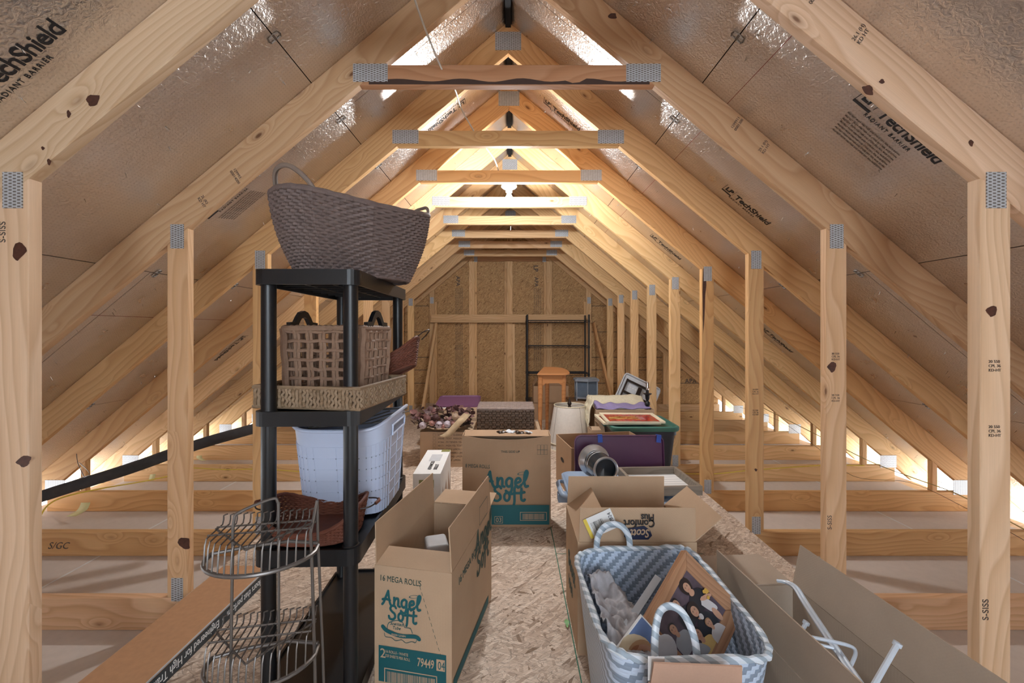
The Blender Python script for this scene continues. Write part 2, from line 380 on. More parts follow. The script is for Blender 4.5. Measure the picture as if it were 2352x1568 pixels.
def truss(n):
    y = TY(n); t = thing('roof_truss', TRUSS_LABEL[n], 'roof truss', (0,y,JB), group='pine attic roof trusses'); B = (0,y,JB)
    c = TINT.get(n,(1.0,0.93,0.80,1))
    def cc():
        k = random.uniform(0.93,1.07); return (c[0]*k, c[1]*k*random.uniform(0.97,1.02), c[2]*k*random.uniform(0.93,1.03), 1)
    for s in (-1,1):
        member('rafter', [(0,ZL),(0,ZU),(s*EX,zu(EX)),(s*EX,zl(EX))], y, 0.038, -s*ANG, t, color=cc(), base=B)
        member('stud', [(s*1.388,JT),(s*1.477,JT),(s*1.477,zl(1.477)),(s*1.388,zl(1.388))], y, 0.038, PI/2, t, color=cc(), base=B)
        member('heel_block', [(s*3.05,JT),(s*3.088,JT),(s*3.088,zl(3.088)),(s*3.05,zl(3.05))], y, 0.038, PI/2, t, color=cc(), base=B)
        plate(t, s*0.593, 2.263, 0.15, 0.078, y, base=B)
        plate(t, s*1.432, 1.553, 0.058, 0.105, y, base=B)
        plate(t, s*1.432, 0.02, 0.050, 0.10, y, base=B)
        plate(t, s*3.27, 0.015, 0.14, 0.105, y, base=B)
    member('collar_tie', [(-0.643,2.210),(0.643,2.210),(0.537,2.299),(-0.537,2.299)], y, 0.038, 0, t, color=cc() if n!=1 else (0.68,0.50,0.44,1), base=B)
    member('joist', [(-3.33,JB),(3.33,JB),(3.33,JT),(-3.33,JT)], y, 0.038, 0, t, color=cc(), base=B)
    plate(t, 0, 2.815, 0.15, 0.105, y, base=B)
    return t
trusses = {n: truss(n) for n in range(-3,9)}
# dark resin stain on the lower edge of the widest tie
M_STAIN = plain('dark_stain', (0.05,0.025,0.018), 0.55)
mb = MB(); pts = []
xs = [-0.60+1.22*i/40 for i in range(41)]
for x in xs:
    h = 0.020+0.006*math.sin(x*23)+0.004*noise.noise((x*9,0,0)) - (0.014 if 0.28<x<0.34 else 0)
    pts.append((x,h))
vs = [(x,0,0.001) for x,h in pts]+[(x,0,h) for x,h in pts]
mb.add(vs, [(i,i+1,i+42,i+41) for i in range(40)])
mb.build('stain', M_STAIN, trusses[1], loc=(0.0,-0.0006,2.212-JB))

# far gable truss with its studs, plates and nailed boards
yg = TY(9); g = thing('gable_truss', 'flat pine gable truss with upright studs nailed to the far board wall', 'roof truss', (0,yg,JB)); B = (0,yg,JB)
for s in (-1,1):
    member('rafter', [(0,ZL+0.05),(0,ZU),(s*EX,zu(EX)),(s*EX,zl(EX)+0.05)], yg, 0.038, -s*ANG, g, base=B, color=(1,.93,.82,1))
for a,b in ((-0.658,-0.567),(-0.058,0.031),(0.566,0.655),(-1.283,-1.20),(1.19,1.276),(-1.93,-1.84),(1.82,1.91),(-2.50,-2.41),(2.41,2.50)):
    zt = min(zl(a),zl(b))+0.05; za, zb = zl(a)+0.05, zl(b)+0.05
    if a*b < 0: za = zb = ZL-0.02
    member('stud', [(a,JT),(b,JT),(b,zb),(a,za)], yg, 0.038, PI/2, g, base=B, color=(1,.93,.80,1))
for a,b in ((-0.565,-0.531),(-0.098,-0.060),(0.522,0.564),(-1.198,-1.160),(1.150,1.188)):
    member('backing_stud', [(a,JT),(b,JT),(b,2.236),(a,2.236)] if abs(a)<0.7 else [(a,JT),(b,JT),(b,1.60),(a,1.60)], yg-0.012, 0.05, PI/2, g, base=B, color=(.95,.85,.70,1))
member('collar_tie', [(-0.605,2.238),(0.605,2.238),(0.50,2.325),(-0.50,2.325)], yg-0.006, 0.044, 0, g, base=B, color=(.80,.65,.55,1))
member('bottom_plate', [(-3.3,JB),(3.3,JB),(3.3,JT),(-3.3,JT)], yg, 0.038, 0, g, base=B)
for px,py in ((-1.24,1.62),(1.235,1.62),(-0.55,2.275),(0.53,2.275)): plate(g, px, py, 0.055, 0.10, yg-0.012, base=B)
def beam(name, a, b, w, t, label, cat, color=(1,.95,.85,1), group=None, up=(0,0,1)):
    """plain board from a to b as a thing of its own"""
    a = Vector(a); b = Vector(b); ex = (b-a).normalized(); L_ = (b-a).length
    M = frame3((a+b)/2, ex, up); mb = MB(); mb.box((-L_/2,-w/2,-t/2),(L_/2,w/2,t/2))
    o = mb.build(name, M_PINE, bevel=0.002); o.matrix_local = M; o.color = color
    return tag(o, label, cat, group)
beam('cross_board', (-1.245,yg-0.030,1.352), (1.262,yg-0.030,1.352), 0.089, 0.034, 'level pine board nailed across the far gable studs', 'board')
beam('ledger_board', (-1.245,yg-0.058,1.288), (1.262,yg-0.058,1.288), 0.036, 0.085, 'thin pine ledger lying along the underside of the level gable board', 'board')
beam('brace_board', (-1.15,yg-0.10,1.245), (-1.225,5.96,0.015), 0.089, 0.036, 'leaning pine brace at the left end of the far gable board', 'brace', up=(0,1,0))
beam('brace_board', (1.29,yg-0.10,1.245), (1.44,5.92,0.015), 0.089, 0.036, 'leaning pine brace at the right end of the far gable board', 'brace', up=(0,1,0), color=(.9,.74,.56,1))
beam('brace_board', (0.045,yg-0.105,1.245), (0.055,6.60,0.015), 0.036, 0.05, 'pale thin pine strip leaning on the middle of the far gable', 'brace', up=(1,0,0), color=(1.1,1.05,.95,1))

# ---------------------------------------------------------------- roof sheathing, felt, ridge
Y0, Y1 = -2.5, yg+0.04
SEAMS = [0.018, 0.85, 1.79, 2.73, 3.70]
roof_parts = []
def slope_frame(s):        # local x down the slope, local y = world y, local z away from the room
    ex = Vector((s*math.cos(ANG),0,-math.sin(ANG))); ey = Vector((0,1,0)); ez = Vector((s*math.sin(ANG),0,math.cos(ANG)))
    M = Matrix((ex,ey,ez)).transposed().to_4x4(); M.translation = (0,0,ZU); return M
def su(x): return abs(x)/math.cos(ANG)
ceil = {}
for s in (-1,1):
    mb = MB(); fl = MB()
    for i in range(4):
        a, b = su(SEAMS[i])+0.002, su(SEAMS[i+1])-0.002
        yb = [Y0, -0.30+0.61*(i%2), 2.14+0.61*(i%2), 4.58+0.61*(i%2), Y1]
        for j in range(4):
            mb.box((a,yb[j]+0.0015,0.0),(b,yb[j+1]-0.0015,0.012))
    fl.box((su(0.0),Y0,0.014),(su(3.74),Y1,0.02))
    o = struct(mb.build('ceiling', M_FOIL)); o.matrix_local = slope_frame(s); ceil[s] = o
    o2 = struct(fl.build('ceiling_felt', M_FELT)); o2.matrix_local = slope_frame(s)
mb = MB(); mb.box((-0.016,Y0,ZU-0.035),(0.016,Y1,ZU+0.03)); struct(mb.build('trim_ridge', M_FELT))
# chalk lines, clips, nail tips, splinters
for s in (-1,1):
    mb = MB()
    for x in (0.958,) if s>0 else (2.05,): mb.box((su(x)-0.0010,Y0,-0.0008),(su(x)+0.0010,Y1,-0.0002))
    mb.build('chalk_line', M_RED, ceil[s])
    for n in range(-1,9):
        for x in (0.85,1.79,2.73):
            c = MB(); yy = TY(n)+0.32; u = su(x)
            for d in (-1,1):
                c.tube([(u+d*0.005,yy-0.012,-0.002),(u+d*0.022,yy-0.010,-0.004),(u+d*0.026,yy,-0.004),(u+d*0.022,yy+0.010,-0.004),(u+d*0.005,yy+0.012,-0.002)],0.0028,6)
            c.box((u-0.006,yy-0.013,-0.003),(u+0.006,yy+0.013,0.0))
            c.build('sheathing_clip', M_PLATE, ceil[s])
    nl = MB(); sp = MB(); rs = random.Random(5+s)
    for k in range(620):
        u = rs.uniform(0.15,4.7); y = rs.uniform(0.3,6.6)
        if (y-1.244)%0.61 < 0.05: continue
        dx, dy = rs.uniform(-0.012,0.012), rs.uniform(-0.012,0.012); ln = rs.uniform(0.010,0.024)
        nl.tube([(u,y,0.0),(u+dx*0.5,y+dy*0.5,-ln)],[0.0016,0.0006],5)
        if rs.random()<0.55:
            a = rs.uniform(0,6.28); q = rs.uniform(0.006,0.018); p0 = Vector((u,y,-0.001)); d = Vector((math.cos(a),math.sin(a),-0.35))
            w = Vector((-math.sin(a),math.cos(a),0))*q*0.28
            sp.add([p0-w,p0+w,p0+d*q+w*0.3+Vector((0,0,-0.003)),p0+d*q*1.3],[(0,1,2),(0,2,3)])
    tag(nl.build('nail_tips', M_NAIL, ceil[s]), kind='stuff'); tag(sp.build('foil_splinters', M_SPLINT, ceil[s]), kind='stuff')
    # shiners beside the rafters, bent dark nails
# board printing
def roof_print(s, x, y, flow, size=0.065, small=True, logo=True, fine=False):
    """flow=+1: reads down the slope; -1: reads up. letters' feet point to +y on the right-reading side"""
    M0 = Matrix.Translation((su(x), y, -0.0012))
    # room-side face looks along local -z; letters feet toward +y when flow fits the slope side
    ex = Vector((flow,0,0)); n_ = Vector((0,0,-1)); ey = Vector((0,-s*flow,0))
    B3 = Matrix((ex,ey,n_)).transposed().to_4x4(); M = M0 @ B3
    p = ceil[s]; off = 0
    if logo:
        text('LP', size*0.78, M_BLACKINK, p, M @ Matrix.Translation((0,0.012*size/0.065,0)), bold=0.03)
        mb = MB(); k = size/0.065
        mb.box((-0.012*k,-0.012*k,0),(0.058*k,-0.003*k,0.0005)); mb.box((-0.012*k,-0.012*k,0),(-0.0095*k,0.066*k,0.0005)); mb.box((0.057*k,0.008*k,0),(0.0585*k,0.066*k,0.0005))
        o = mb.build('printed_lettering', M_BLACKINK, p); o.matrix_local = M; off = 0.075*k
    text('TechShield', size, M_BLACKINK, p, M @ Matrix.Translation((off,0,0)), bold=0.012, sp=0.92)
    if small: text('RADIANT BARRIER', size*0.30, M_BLACKINK, p, M @ Matrix.Translation((off*0.7,-size*0.45,0)), sp=1.25)
    if fine:
        for i in range(7): text('PROTECT FROM WEATHER AND STORE DRY, FOIL FACE DOWN', size*0.125, M_GREYINK, p, M @ Matrix.Translation((off*0.2+i*0.004,-size*(0.95+i*0.24),0)))
roof_print(1, 1.20, 1.452, 1, 0.066, fine=True)
roof_print(-1, 1.435, 1.145, -1, 0.066)
roof_print(1, 1.20, 2.37, 1, 0.060)
roof_print(1, 1.19, 3.58, 1, 0.060)
roof_print(1, 0.25, 2.95, 1, 0.060)
roof_print(-1, 0.30, 2.84, 1, 0.060)
roof_print(-1, 2.20, 3.52, 1, 0.060)
roof_print(1, 2.12, 3.58, 1, 0.060)
roof_print(-1, 1.47, 2.10, -1, 0.06, fine=True)
roof_print(-1, 2.75, 2.2, 1, 0.06)
# lumber grade stamps on the sloping members and studs, member-local
def stamp(parent, lines, M, size=0.016):
    for i,l in enumerate(lines): text(l, size, M_GREYINK, parent, M @ Matrix.Translation((0,-i*size*1.05,0)), sp=1.0)
def stamp_rafter(n, s, x, lines, size=0.017, dz=0.09):
    t = trusses[n]; M = Matrix.Translation((s*x, -0.0012, zl(x)+dz-JB)) @ Matrix.Rotation(PI/2,4,'X') @ Matrix.Rotation(R(56) if s>0 else R(-56),4,'Z')
    stamp(t, lines, M, size)
def stamp_stud(n, s, z, lines, size=0.017, roll=0):
    t = trusses[n]; M = Matrix.Translation((s*1.432-0.022, -0.0012, z-JB)) @ Matrix.Rotation(PI/2,4,'X') @ Matrix.Rotation(roll,4,'Z'); stamp(t, lines, M, size)
stamp_rafter(0,1,0.88,['12999300','0000012800']); stamp_rafter(0,1,1.02,['26.1 (H)','KD HT'])
stamp_rafter(1,1,0.98,['1299911','0001300']); stamp_rafter(1,1,1.10,['29.1 (H)','KD HT'])
stamp_rafter(1,-1,1.19,['129993','00014000']); stamp_rafter(1,-1,1.33,['2L (K)','KD HT'])
for n,s,z in ((0,1,1.05),(0,1,0.86),(1,1,1.04),(1,1,0.86),(2,1,0.80),(2,1,0.68)): stamp_stud(n,s,z,['20 550','CPL 36','KD-HT'],0.012)
for n,s,z in ((0,1,0.30),(1,1,0.28),(0,-1,1.40)): stamp_stud(n,s,z,['S-SISS'],0.026,PI/2)
# knots that stand out on the nearest timbers
M_KNOT = plain('knot', (0.07,0.024,0.014), 0.5, noise_amt=0.4, scale=90)
def knot(n, x, z, rx, rz, ang=0, side=None):
    mb = MB(); k = 14
    vs = [(0,0,0)]+[((rx*math.cos(a)*(1+0.25*math.sin(3*a+x*9))),0,(rz*math.sin(a)*(1+0.2*math.cos(2*a+z*5)))) for a in [2*PI*i/k for i in range(k)]]
    mb.add(vs, [(0,i+1,(i+1)%k+1) for i in range(k)])
    o = mb.build('knot', M_KNOT, trusses[n]); o.location = (x,-0.0009,z-JB); o.rotation_euler = (0,-ang,0)
knot(0,-1.415,1.374,0.018,0.030,-0.5); knot(0,-1.40,0.763,0.022,0.014,0.3)
knot(0,-1.20,1.815,0.020,0.015,0.6); knot(0,-1.27,1.775,0.006,0.010); knot(0,-1.327,1.635,0.006,0.009); knot(0,-1.345,1.675,0.005,0.005)
knot(0,1.10,1.87,0.008,0.006); knot(0,1.42,1.20,0.015,0.018,0.3); knot(0,1.36,1.69,0.007,0.009); knot(0,1.06,1.845,0.018,0.012,-0.6)
knot(1,1.412,0.985,0.019,0.022,0.3); knot(1,0.46,2.51,0.018,0.015); knot(1,0.63,2.46,0.010,0.007)
knot(2,1.43,0.34,0.008,0.008); knot(2,-0.12,2.63,0.014,0.012)
knot(1,-1.40,0.22,0.024,0.030,0.4)
mb = MB(); pp_ = [(1.40,1.595),(1.418,1.57),(1.422,1.47),(1.414,1.40),(1.410,1.28),(1.404,1.17),(1.400,1.12),(1.397,1.25),(1.395,1.40),(1.396,1.52)]
mb.add([(x,0,z-JB) for x,z in pp_],[tuple(range(len(pp_)))[::-1]]); mb.build('bark_streak', M_KNOT, trusses[3], loc=(0,-0.0012,0))

text('S/GC', 0.055, M_GREYINK, trusses[2], Matrix.Translation((-2.66,-0.0012,-0.115-JB)) @ Matrix.Rotation(PI/2,4,'X'), shear=0.4)
# ---------------------------------------------------------------- decks, drywall, walls
mb = MB(); DX = 1.386
bx = [Y0,-1.35,-0.13,1.09,2.31,3.53,4.75,5.97,yg]
for i in range(8):
    for a,b in (((-DX,-0.17) ,( -0.167,DX)) if i%2 else ((-DX,0.245),(0.248,DX))): mb.box((a,bx[i]+0.0015,-0.018),(b,bx[i+1]-0.0015,0.0))
floor = struct(mb.build('floor', M_OSBF, bevel=0.001))
mb = MB(); mb.box((0.246,-1,0.0),(0.250,6.6,0.0006)); mb.box((0.25,2.186,0),(1.0,2.190,0.0006)); mb.build('floor_seam_line', M_GREENLINE, floor)
mb = MB(); mb.box((-3.34,Y0,-0.172),(3.34,Y1,-0.1585)); drywall = struct(mb.build('floor_drywall', M_DRY))
mb = MB()
for x in (-2.36,2.65): mb.box((x-0.006,Y0,-0.1585),(x+0.006,Y1,-0.1575))
mb.build('paper_seam', M_WHITE, drywall)
for s in (-1,1):
    mb = MB(); mb.box((s*3.34 if s>0 else -3.48, Y0, -0.25),(s*3.48 if s>0 else -3.34, Y1, -0.1585)); o = struct(mb.build('wall_left' if s<0 else 'wall_right', M_PINE))
def gable(name, y0, y1, hole=None):
    mb = MB(); M = Matrix.Translation((0,y1,0)) @ Matrix.Rotation(PI/2,4,'X')
    # panels side by side following the roof line, split around an opening
    def strip(a,b,z0=-0.25,z1=None):
        mb.prism([(a,z0),(b,z0),(b,z1 if z1 else zu(b)),(a,z1 if z1 else zu(a))],0,y1-y0,M)
    xs = [-3.3,-2.44,-1.22,0,1.22,2.44,3.3] if not hole else [-3.3,-0.45,0,1.05,3.3]
    for i in range(len(xs)-1):
        a,b = xs[i]+0.001, xs[i+1]-0.001
        if hole and hole[0]<=xs[i] and xs[i+1]<=hole[1]:
            strip(a,b,-0.25,hole[2]); mb.prism([(a,hole[3]),(b,hole[3]),(b,zu(b)),(a,zu(a))],0,y1-y0,M)
        else: strip(a,b)
    return struct(mb.build(name, M_OSBW))
# the strand-board texture runs in local x-y, so lay the wall out flat and stand it up
def gable2(name, y, hole=None, flip=1):
    mb = MB()
    xs = [-3.3,-2.44,-1.22,0,1.22,2.44,3.3] if not hole else [-3.3,-0.40,0,1.0,3.3]
    for i in range(len(xs)-1):
        a,b = xs[i]+0.001, xs[i+1]-0.001
        if hole and -0.41<xs[i]+0.001 and xs[i+1]<1.01:
            mb.prism([(a,-0.25),(b,-0.25),(b,0.75),(a,0.75)],0,0.012); mb.prism([(a,1.95),(b,1.95),(b,zu(b)-.002),(a,zu(a)-.002)],0,0.012)
        else: mb.prism([(a,-0.25),(b,-0.25),(b,zu(b)-.002),(a,zu(a)-.002)],0,0.012)
    o = struct(mb.build(name, M_OSBW)); o.matrix_local = Matrix.Translation((0,y,0)) @ Matrix.Rotation(PI/2,4,'X'); return o
wall_back = gable2('wall_back', yg+0.056)
wall_front = gable2('wall_front', -2.5, hole=True)  # opening added out of view to let daylight in as fill
# seams and printing on the far wall (its face is at local z = 0.012)
mb = MB()
for z in (1.537,1.123,0.72,0.52,0.31):
    mb.box((1.28,z-0.004,0.0121),(3.0,z+0.004,0.0135)); mb.box((-3.0,z-0.004,0.0121),(-1.30,z+0.004,0.0135))
mb.build('panel_seam', M_BLACKINK, wall_back)
def wall_text(s, px, py, size, bold=0.0, mat=None):
    p = P(px,py,yg+0.044); text(s, size, mat or M_GREYINK, wall_back, Matrix.Translation((p.x,p.z,0.0125)) @ Matrix.Rotation(-PI/2,4,'Z'), bold=bold)
wall_text('LP', 1226, 609, 0.10, 0.03); wall_text('APA', 1228, 636, 0.085, 0.02)
wall_text('APA', 1048, 634, 0.085, 0.02)
for k in range(4):
    for px,py in ((1226+k*4.6,662),(1046+k*4.6,662),(1046+k*4.6,745),(1226+k*4.6,745),(1046+k*4.6,792),(1226+k*4.6,792),(1046+k*4.6,850)):
        wall_text('RATED SHEATHING 24/16 7/16', px, py, 0.030)
text('APA', 0.10, M_GREYINK, wall_back, Matrix.Translation((2.77,0.31,0.0125)), bold=0.02)
o = MB(); r = 0.03
# ---------------------------------------------------------------- more materials
def card(name, c, scale=1.0):
    m, nt, b = mat_new(name)
    tc = N(nt,'ShaderNodeTexCoord'); sep = N(nt,'ShaderNodeSeparateXYZ'); L(nt, tc.outputs['Object'], sep.inputs[0])
    fl = mth(nt,'SINE', mth(nt,'MULTIPLY', mth(nt,'ADD',sep.outputs[0],sep.outputs[1]), 700.0))
    no = N(nt,'ShaderNodeTexNoise', inp={'Scale':9.0,'Detail':3.0}); L(nt, objco(nt), no.inputs['Vector'])
    col = mixc(nt, no.outputs[0], tuple(x*0.88 for x in c), tuple(x*1.1 for x in c))
    fib = N(nt,'ShaderNodeTexNoise', inp={'Scale':220.0,'Detail':2.0}); L(nt, tc.outputs['Object'], fib.inputs['Vector'])
    col = mixc(nt, mth(nt,'MULTIPLY',fib.outputs[0],0.22), col, tuple(x*0.6 for x in c))
    L(nt, col, b.inputs['Base Color']); b.inputs['Roughness'].default_value = 0.75; b.inputs['Specular IOR Level'].default_value = 0.25
    h = mth(nt,'ADD', mth(nt,'MULTIPLY',fl,0.10), mth(nt,'MULTIPLY',no.outputs[0],2.0)); bump(nt, b, h, 0.25, 0.002); return m
def weave_mat(name, c1, c2, cell=0.008, rough=0.7):
    m, nt, b = mat_new(name)
    no = N(nt,'ShaderNodeTexNoise', inp={'Scale':35.0,'Detail':4.0,'Roughness':0.7}); L(nt, objco(nt), no.inputs['Vector'])
    L(nt, mixc(nt, no.outputs[0], c1, c2), b.inputs['Base Color']); b.inputs['Roughness'].default_value = rough
    n2 = N(nt,'ShaderNodeTexNoise', inp={'Scale':240.0,'Detail':2.0}); L(nt, objco(nt), n2.inputs['Vector']); bump(nt, b, n2.outputs[0], 0.5, 0.0015); return m
M_CARD = card('corrugated_board', (0.50,0.35,0.23)); M_CARDD = card('kraft_board_deep', (0.40,0.26,0.16)); M_CARDG = card('greyed_board', (0.46,0.37,0.29))
M_TEAL = plain('teal_ink', (0.006,0.095,0.11), 0.6, noise_amt=0.03); M_TEXTG = plain('dark_green_ink', (0.03,0.07,0.06), 0.6, noise_amt=0.03)
M_BLACKPL = plain('black_plastic', (0.006,0.007,0.009), 0.36, noise_amt=0.1, bumpy=0.12)
M_WICK = weave_mat('grey_brown_rope', (0.085,0.06,0.055), (0.21,0.155,0.14))
M_GRASSB = weave_mat('seagrass', (0.13,0.08,0.045), (0.36,0.25,0.15)); M_HYAC = weave_mat('water_hyacinth', (0.16,0.09,0.055), (0.36,0.23,0.155))
M_RWICK = weave_mat('red_brown_willow', (0.075,0.02,0.010), (0.20,0.06,0.03)); M_DWICK = weave_mat('dark_cane', (0.03,0.018,0.012), (0.15,0.095,0.062), rough=0.4)
M_LAUND = plain('pale_translucent_plastic', (0.53,0.60,0.77), 0.38, noise_amt=0.01)
M_LAUNDIN = plain('laundry_hole', (0.24,0.28,0.38), 0.6)
M_WIREG = plain('bronze_wire', (0.16,0.145,0.135), 0.38, 0.55); M_WIREB = plain('black_wire', (0.010,0.010,0.012), 0.4, 0.2)
M_WIREW = plain('white_coated_wire', (0.58,0.65,0.74), 0.3, noise_amt=0.02); M_CHROME = plain('chrome', (0.7,0.7,0.72), 0.2, 1.0)
M_PURPLE = plain('purple_plastic', (0.085,0.022,0.07), 0.35, noise_amt=0.03, bumpy=0.05); M_PURPLE2 = plain('muted_purple_plastic', (0.17,0.07,0.15), 0.5)
M_BLUET = plain('blue_tape', (0.02,0.07,0.38), 0.6); M_GREEN = plain('green_tote_plastic', (0.045,0.15,0.12), 0.4); M_TOTE = plain('charcoal_tote_plastic', (0.018,0.022,0.032), 0.45)
M_STEELB = plain('slate_blue_plastic', (0.27,0.36,0.50), 0.4); M_NAVY = plain('navy_plastic', (0.03,0.05,0.09), 0.45)
M_SHADE = plain('cream_linen', (0.66,0.61,0.55), 0.85, noise_amt=0.05, bumpy=0.3, scale=60); M_TOWEL = plain('cream_towel', (0.68,0.62,0.46), 0.95, noise_amt=0.1, bumpy=0.9, scale=70)
M_PTOWEL = plain('lilac_towel', (0.30,0.25,0.46), 0.95, noise_amt=0.1, bumpy=0.9, scale=70); M_OAK = wood('oak_table_wood', (0.62,0.30,0.12), (0.50,0.21,0.08), (0.36,0.13,0.045), ring=22, rough=0.4, knots=False)
M_FOAM = plain('black_foam', (0.045,0.042,0.042), 0.85, noise_amt=0.15, bumpy=0.5); M_SILVER = plain('brushed_silver', (0.60,0.62,0.65), 0.28, 0.85); M_DARKG = plain('dark_glass_plastic', (0.02,0.03,0.04), 0.15)
M_DKBR = plain('dark_bronze', (0.035,0.024,0.020), 0.35, 0.4); M_GREYP = plain('light_grey_plastic', (0.52,0.54,0.57), 0.5); M_GREYM = plain('grey_painted_steel', (0.24,0.27,0.31), 0.45, 0.3)
M_GREYW = wood('weathered_grey_wood', (0.30,0.25,0.20), (0.22,0.18,0.14), (0.14,0.11,0.085), knots=False); M_FRAMEW = wood('walnut_frame_wood', (0.42,0.24,0.14), (0.30,0.15,0.08), (0.16,0.075,0.035), ring=60, knots=False, rough=0.35)
M_GAUZE = plain('grey_gauze', (0.42,0.42,0.45), 0.9, noise_amt=0.15, bumpy=0.5, scale=60); M_YEL = plain('yellow_plastic', (0.72,0.55,0.08), 0.5); M_CREAM = plain('cream_paint', (0.78,0.70,0.52), 0.5)
M_BULB = bpy.data.materials.new('glowing_bulb'); M_BULB.use_nodes = True
_b = M_BULB.node_tree.nodes['Principled BSDF']; _b.inputs['Emission Color'].default_value = (1,0.97,0.9,1); _b.inputs['Emission Strength'].default_value = 25; _b.inputs['Base Color'].default_value = (1,1,1,1)
M_GLASS, nt, b = mat_new('clear_glass'); b.inputs['Transmission Weight'].default_value = 1.0; b.inputs['Roughness'].default_value = 0.05; b.inputs['Base Color'].default_value = (0.9,0.92,0.95,1)

# ---------------------------------------------------------------- cartons
def flap(parent, w, ln, ang, M, mat, name='flap', t=0.004, cut=0.004):
    mb = MB(); mb.prism([(cut,0),(w-cut,0),(w-cut*2,ln),(cut*2,ln)], -t, 0.0)
    o = mb.build(name, mat, parent); o.matrix_local = M @ Matrix.Rotation(ang,4,'X'); return o
def carton(label, loc, rz, w, d, h, flaps, mat=None, t=0.004, group=None, name='cardboard_box', sag=0, lens=None, closed=False, rot=None):
    """origin at the front left bottom corner; flaps: dict side -> angle (0 lies inward, 90 upright, 180 lies outward)"""
    mat = mat or M_CARD
    T = thing(name, label, 'cardboard box', loc, rz, group, rot=rot)
    mb = MB(); n = 10
    def top(u): return h - sag*4*u*(1-u)
    def bul(u,v): return -sag*0.5*math.sin(PI*u)*math.sin(PI*min(1,v*1.05))
    for i in range(n):
        for j in range(n):
            u0,u1,v0,v1 = i/n,(i+1)/n,j/n,(j+1)/n
            a = [(u0*w,bul(u0,v0),v0*top(u0)),(u1*w,bul(u1,v0),v0*top(u1)),(u1*w,bul(u1,v1),v1*top(u1)),(u0*w,bul(u0,v1),v1*top(u0))]
            mb.add(a+[(x,y+t,z) for x,y,z in a], [(0,1,2,3),(7,6,5,4)]+([(3,2,6,7)] if j==n-1 else [])+([(0,3,7,4)] if i==0 else [])+([(1,5,6,2)] if i==n-1 else []))
        if not sag: break
    if not sag:
        mb = MB(); mb.box((0,0,0),(w,t,h))
    mb.box((0,d-t,0),(w,d,h)); mb.box((0,t,0),(t,d-t,h)); mb.box((w-t,t,0),(w,d-t,h)); mb.box((t,t,0.001),(w-t,d-t,0.005))
    if closed: mb.box((0,0,h-0.004),(w,d,h))
    mb.build('box_body', mat, T)
    lens = lens or {}; Lf = lens.get('f', d/2); Lb = lens.get('b', d/2); Ll = lens.get('l', d/2); Lr = lens.get('r', d/2)
    for k,a in flaps.items():
        a = R(a)
        if k=='f': flap(T, w, Lf, a, Matrix.Translation((0,0.001,h+0.001)), mat)
        if k=='b': flap(T, w, Lb, a, Matrix.Translation((w,d-0.001,h+0.001)) @ Matrix.Rotation(PI,4,'Z'), mat)
        if k=='l': flap(T, d, Ll, a, Matrix.Translation((0.001,d,h+0.001)) @ Matrix.Rotation(-PI/2,4,'Z'), mat)
        if k=='r': flap(T, d, Lr, a, Matrix.Translation((w-0.001,0,h+0.001)) @ Matrix.Rotation(PI/2,4,'Z'), mat)
    return T
def band(parent, x0, x1, z0, z1, mat, y=-0.0012, name='printed_band'):
    mb = MB(); mb.add([(x0,y,z0),(x1,y,z0),(x1,y,z1),(x0,y,z1)],[(0,1,2,3)]); return mb.build(name, mat, parent)
def outline(parent, x0, x1, z0, z1, wd, mat, y=-0.0016, M=None):
    mb = MB()
    for a,b,c,d in ((x0,x1,z0,z0+wd),(x0,x1,z1-wd,z1),(x0,x0+wd,z0,z1),(x1-wd,x1,z0,z1)):
        mb.add([(a,y,c),(b,y,c),(b,y,d),(a,y,d)],[(0,1,2,3)])
    o = mb.build('printed_lettering', mat, parent)
    if M is not None: o.matrix_local = M
    return o
def barcode(parent, x0, x1, z0, z1, mat, y=-0.0017, seed=3, M=None):
    mb = MB(); rs = random.Random(seed); x = x0
    while x < x1:
        w = rs.uniform(0.0008,0.0028); mb.add([(x,y,z0),(x+w,y,z0),(x+w,y,z1),(x,y,z1)],[(0,1,2,3)]); x += w+rs.uniform(0.001,0.003)
    o = mb.build('printed_lettering', mat, parent)
    if M is not None: o.matrix_local = M
    return o

# ---- tall toilet-roll carton in the foreground
rzA = math.atan2(-0.195,0.981)
bA = carton('tall open toilet-roll carton with 16 MEGA ROLLS printed above its teal band', (-0.166-0.263*0.981,1.333+0.263*0.195,0), rzA, 0.263, 0.51, 0.385,
            {'l':92,'r':86,'b':176,'f':14}, M_CARD, lens={'l':0.132,'r':0.137,'b':0.13,'f':0.085})
band(bA, 0.015, 0.245, 0.012, 0.128, M_TEAL)
text('16 MEGA ROLLS', 0.026, M_TEXTG, bA, FR(0.018,-0.0015,0.338,roll=-0.03), xs=0.78)
script('Angel', 0.047, M_TEAL, bA, FR(0.028,-0.0015,0.262,roll=-0.05)); script('Soft', 0.046, M_TEAL, bA, FR(0.050,-0.0015,0.217,roll=-0.05))
def halo(parent, x, z, rx, rz_, y=-0.0016):
    mb = MB(); k = 24
    vs = [(x+q*rx*math.cos(2*PI*i/k),y,z+q*rz_*math.sin(2*PI*i/k)+q*0.15*rx*math.cos(2*PI*i/k)) for q in (1,0.8) for i in range(k)]
    mb.add(vs,[(i,(i+1)%k,k+(i+1)%k,k+i) for i in range(k)]); mb.build('printed_lettering', M_TEAL, parent)
halo(bA, 0.137, 0.298, 0.017, 0.005)
text('Scented', 0.014, M_TEAL, bA, FR(0.055,-0.0015,0.199), shear=0.3); text('Tube', 0.014, M_TEAL, bA, FR(0.062,-0.0015,0.186), shear=0.3)
mb = MB()
ribbon(mb, [(q[0],q[1]) for q in bez([(0.030,0.190),(0.045,0.178),(0.09,0.168),(0.14,0.172),(0.155,0.166)],5)], 0.013)
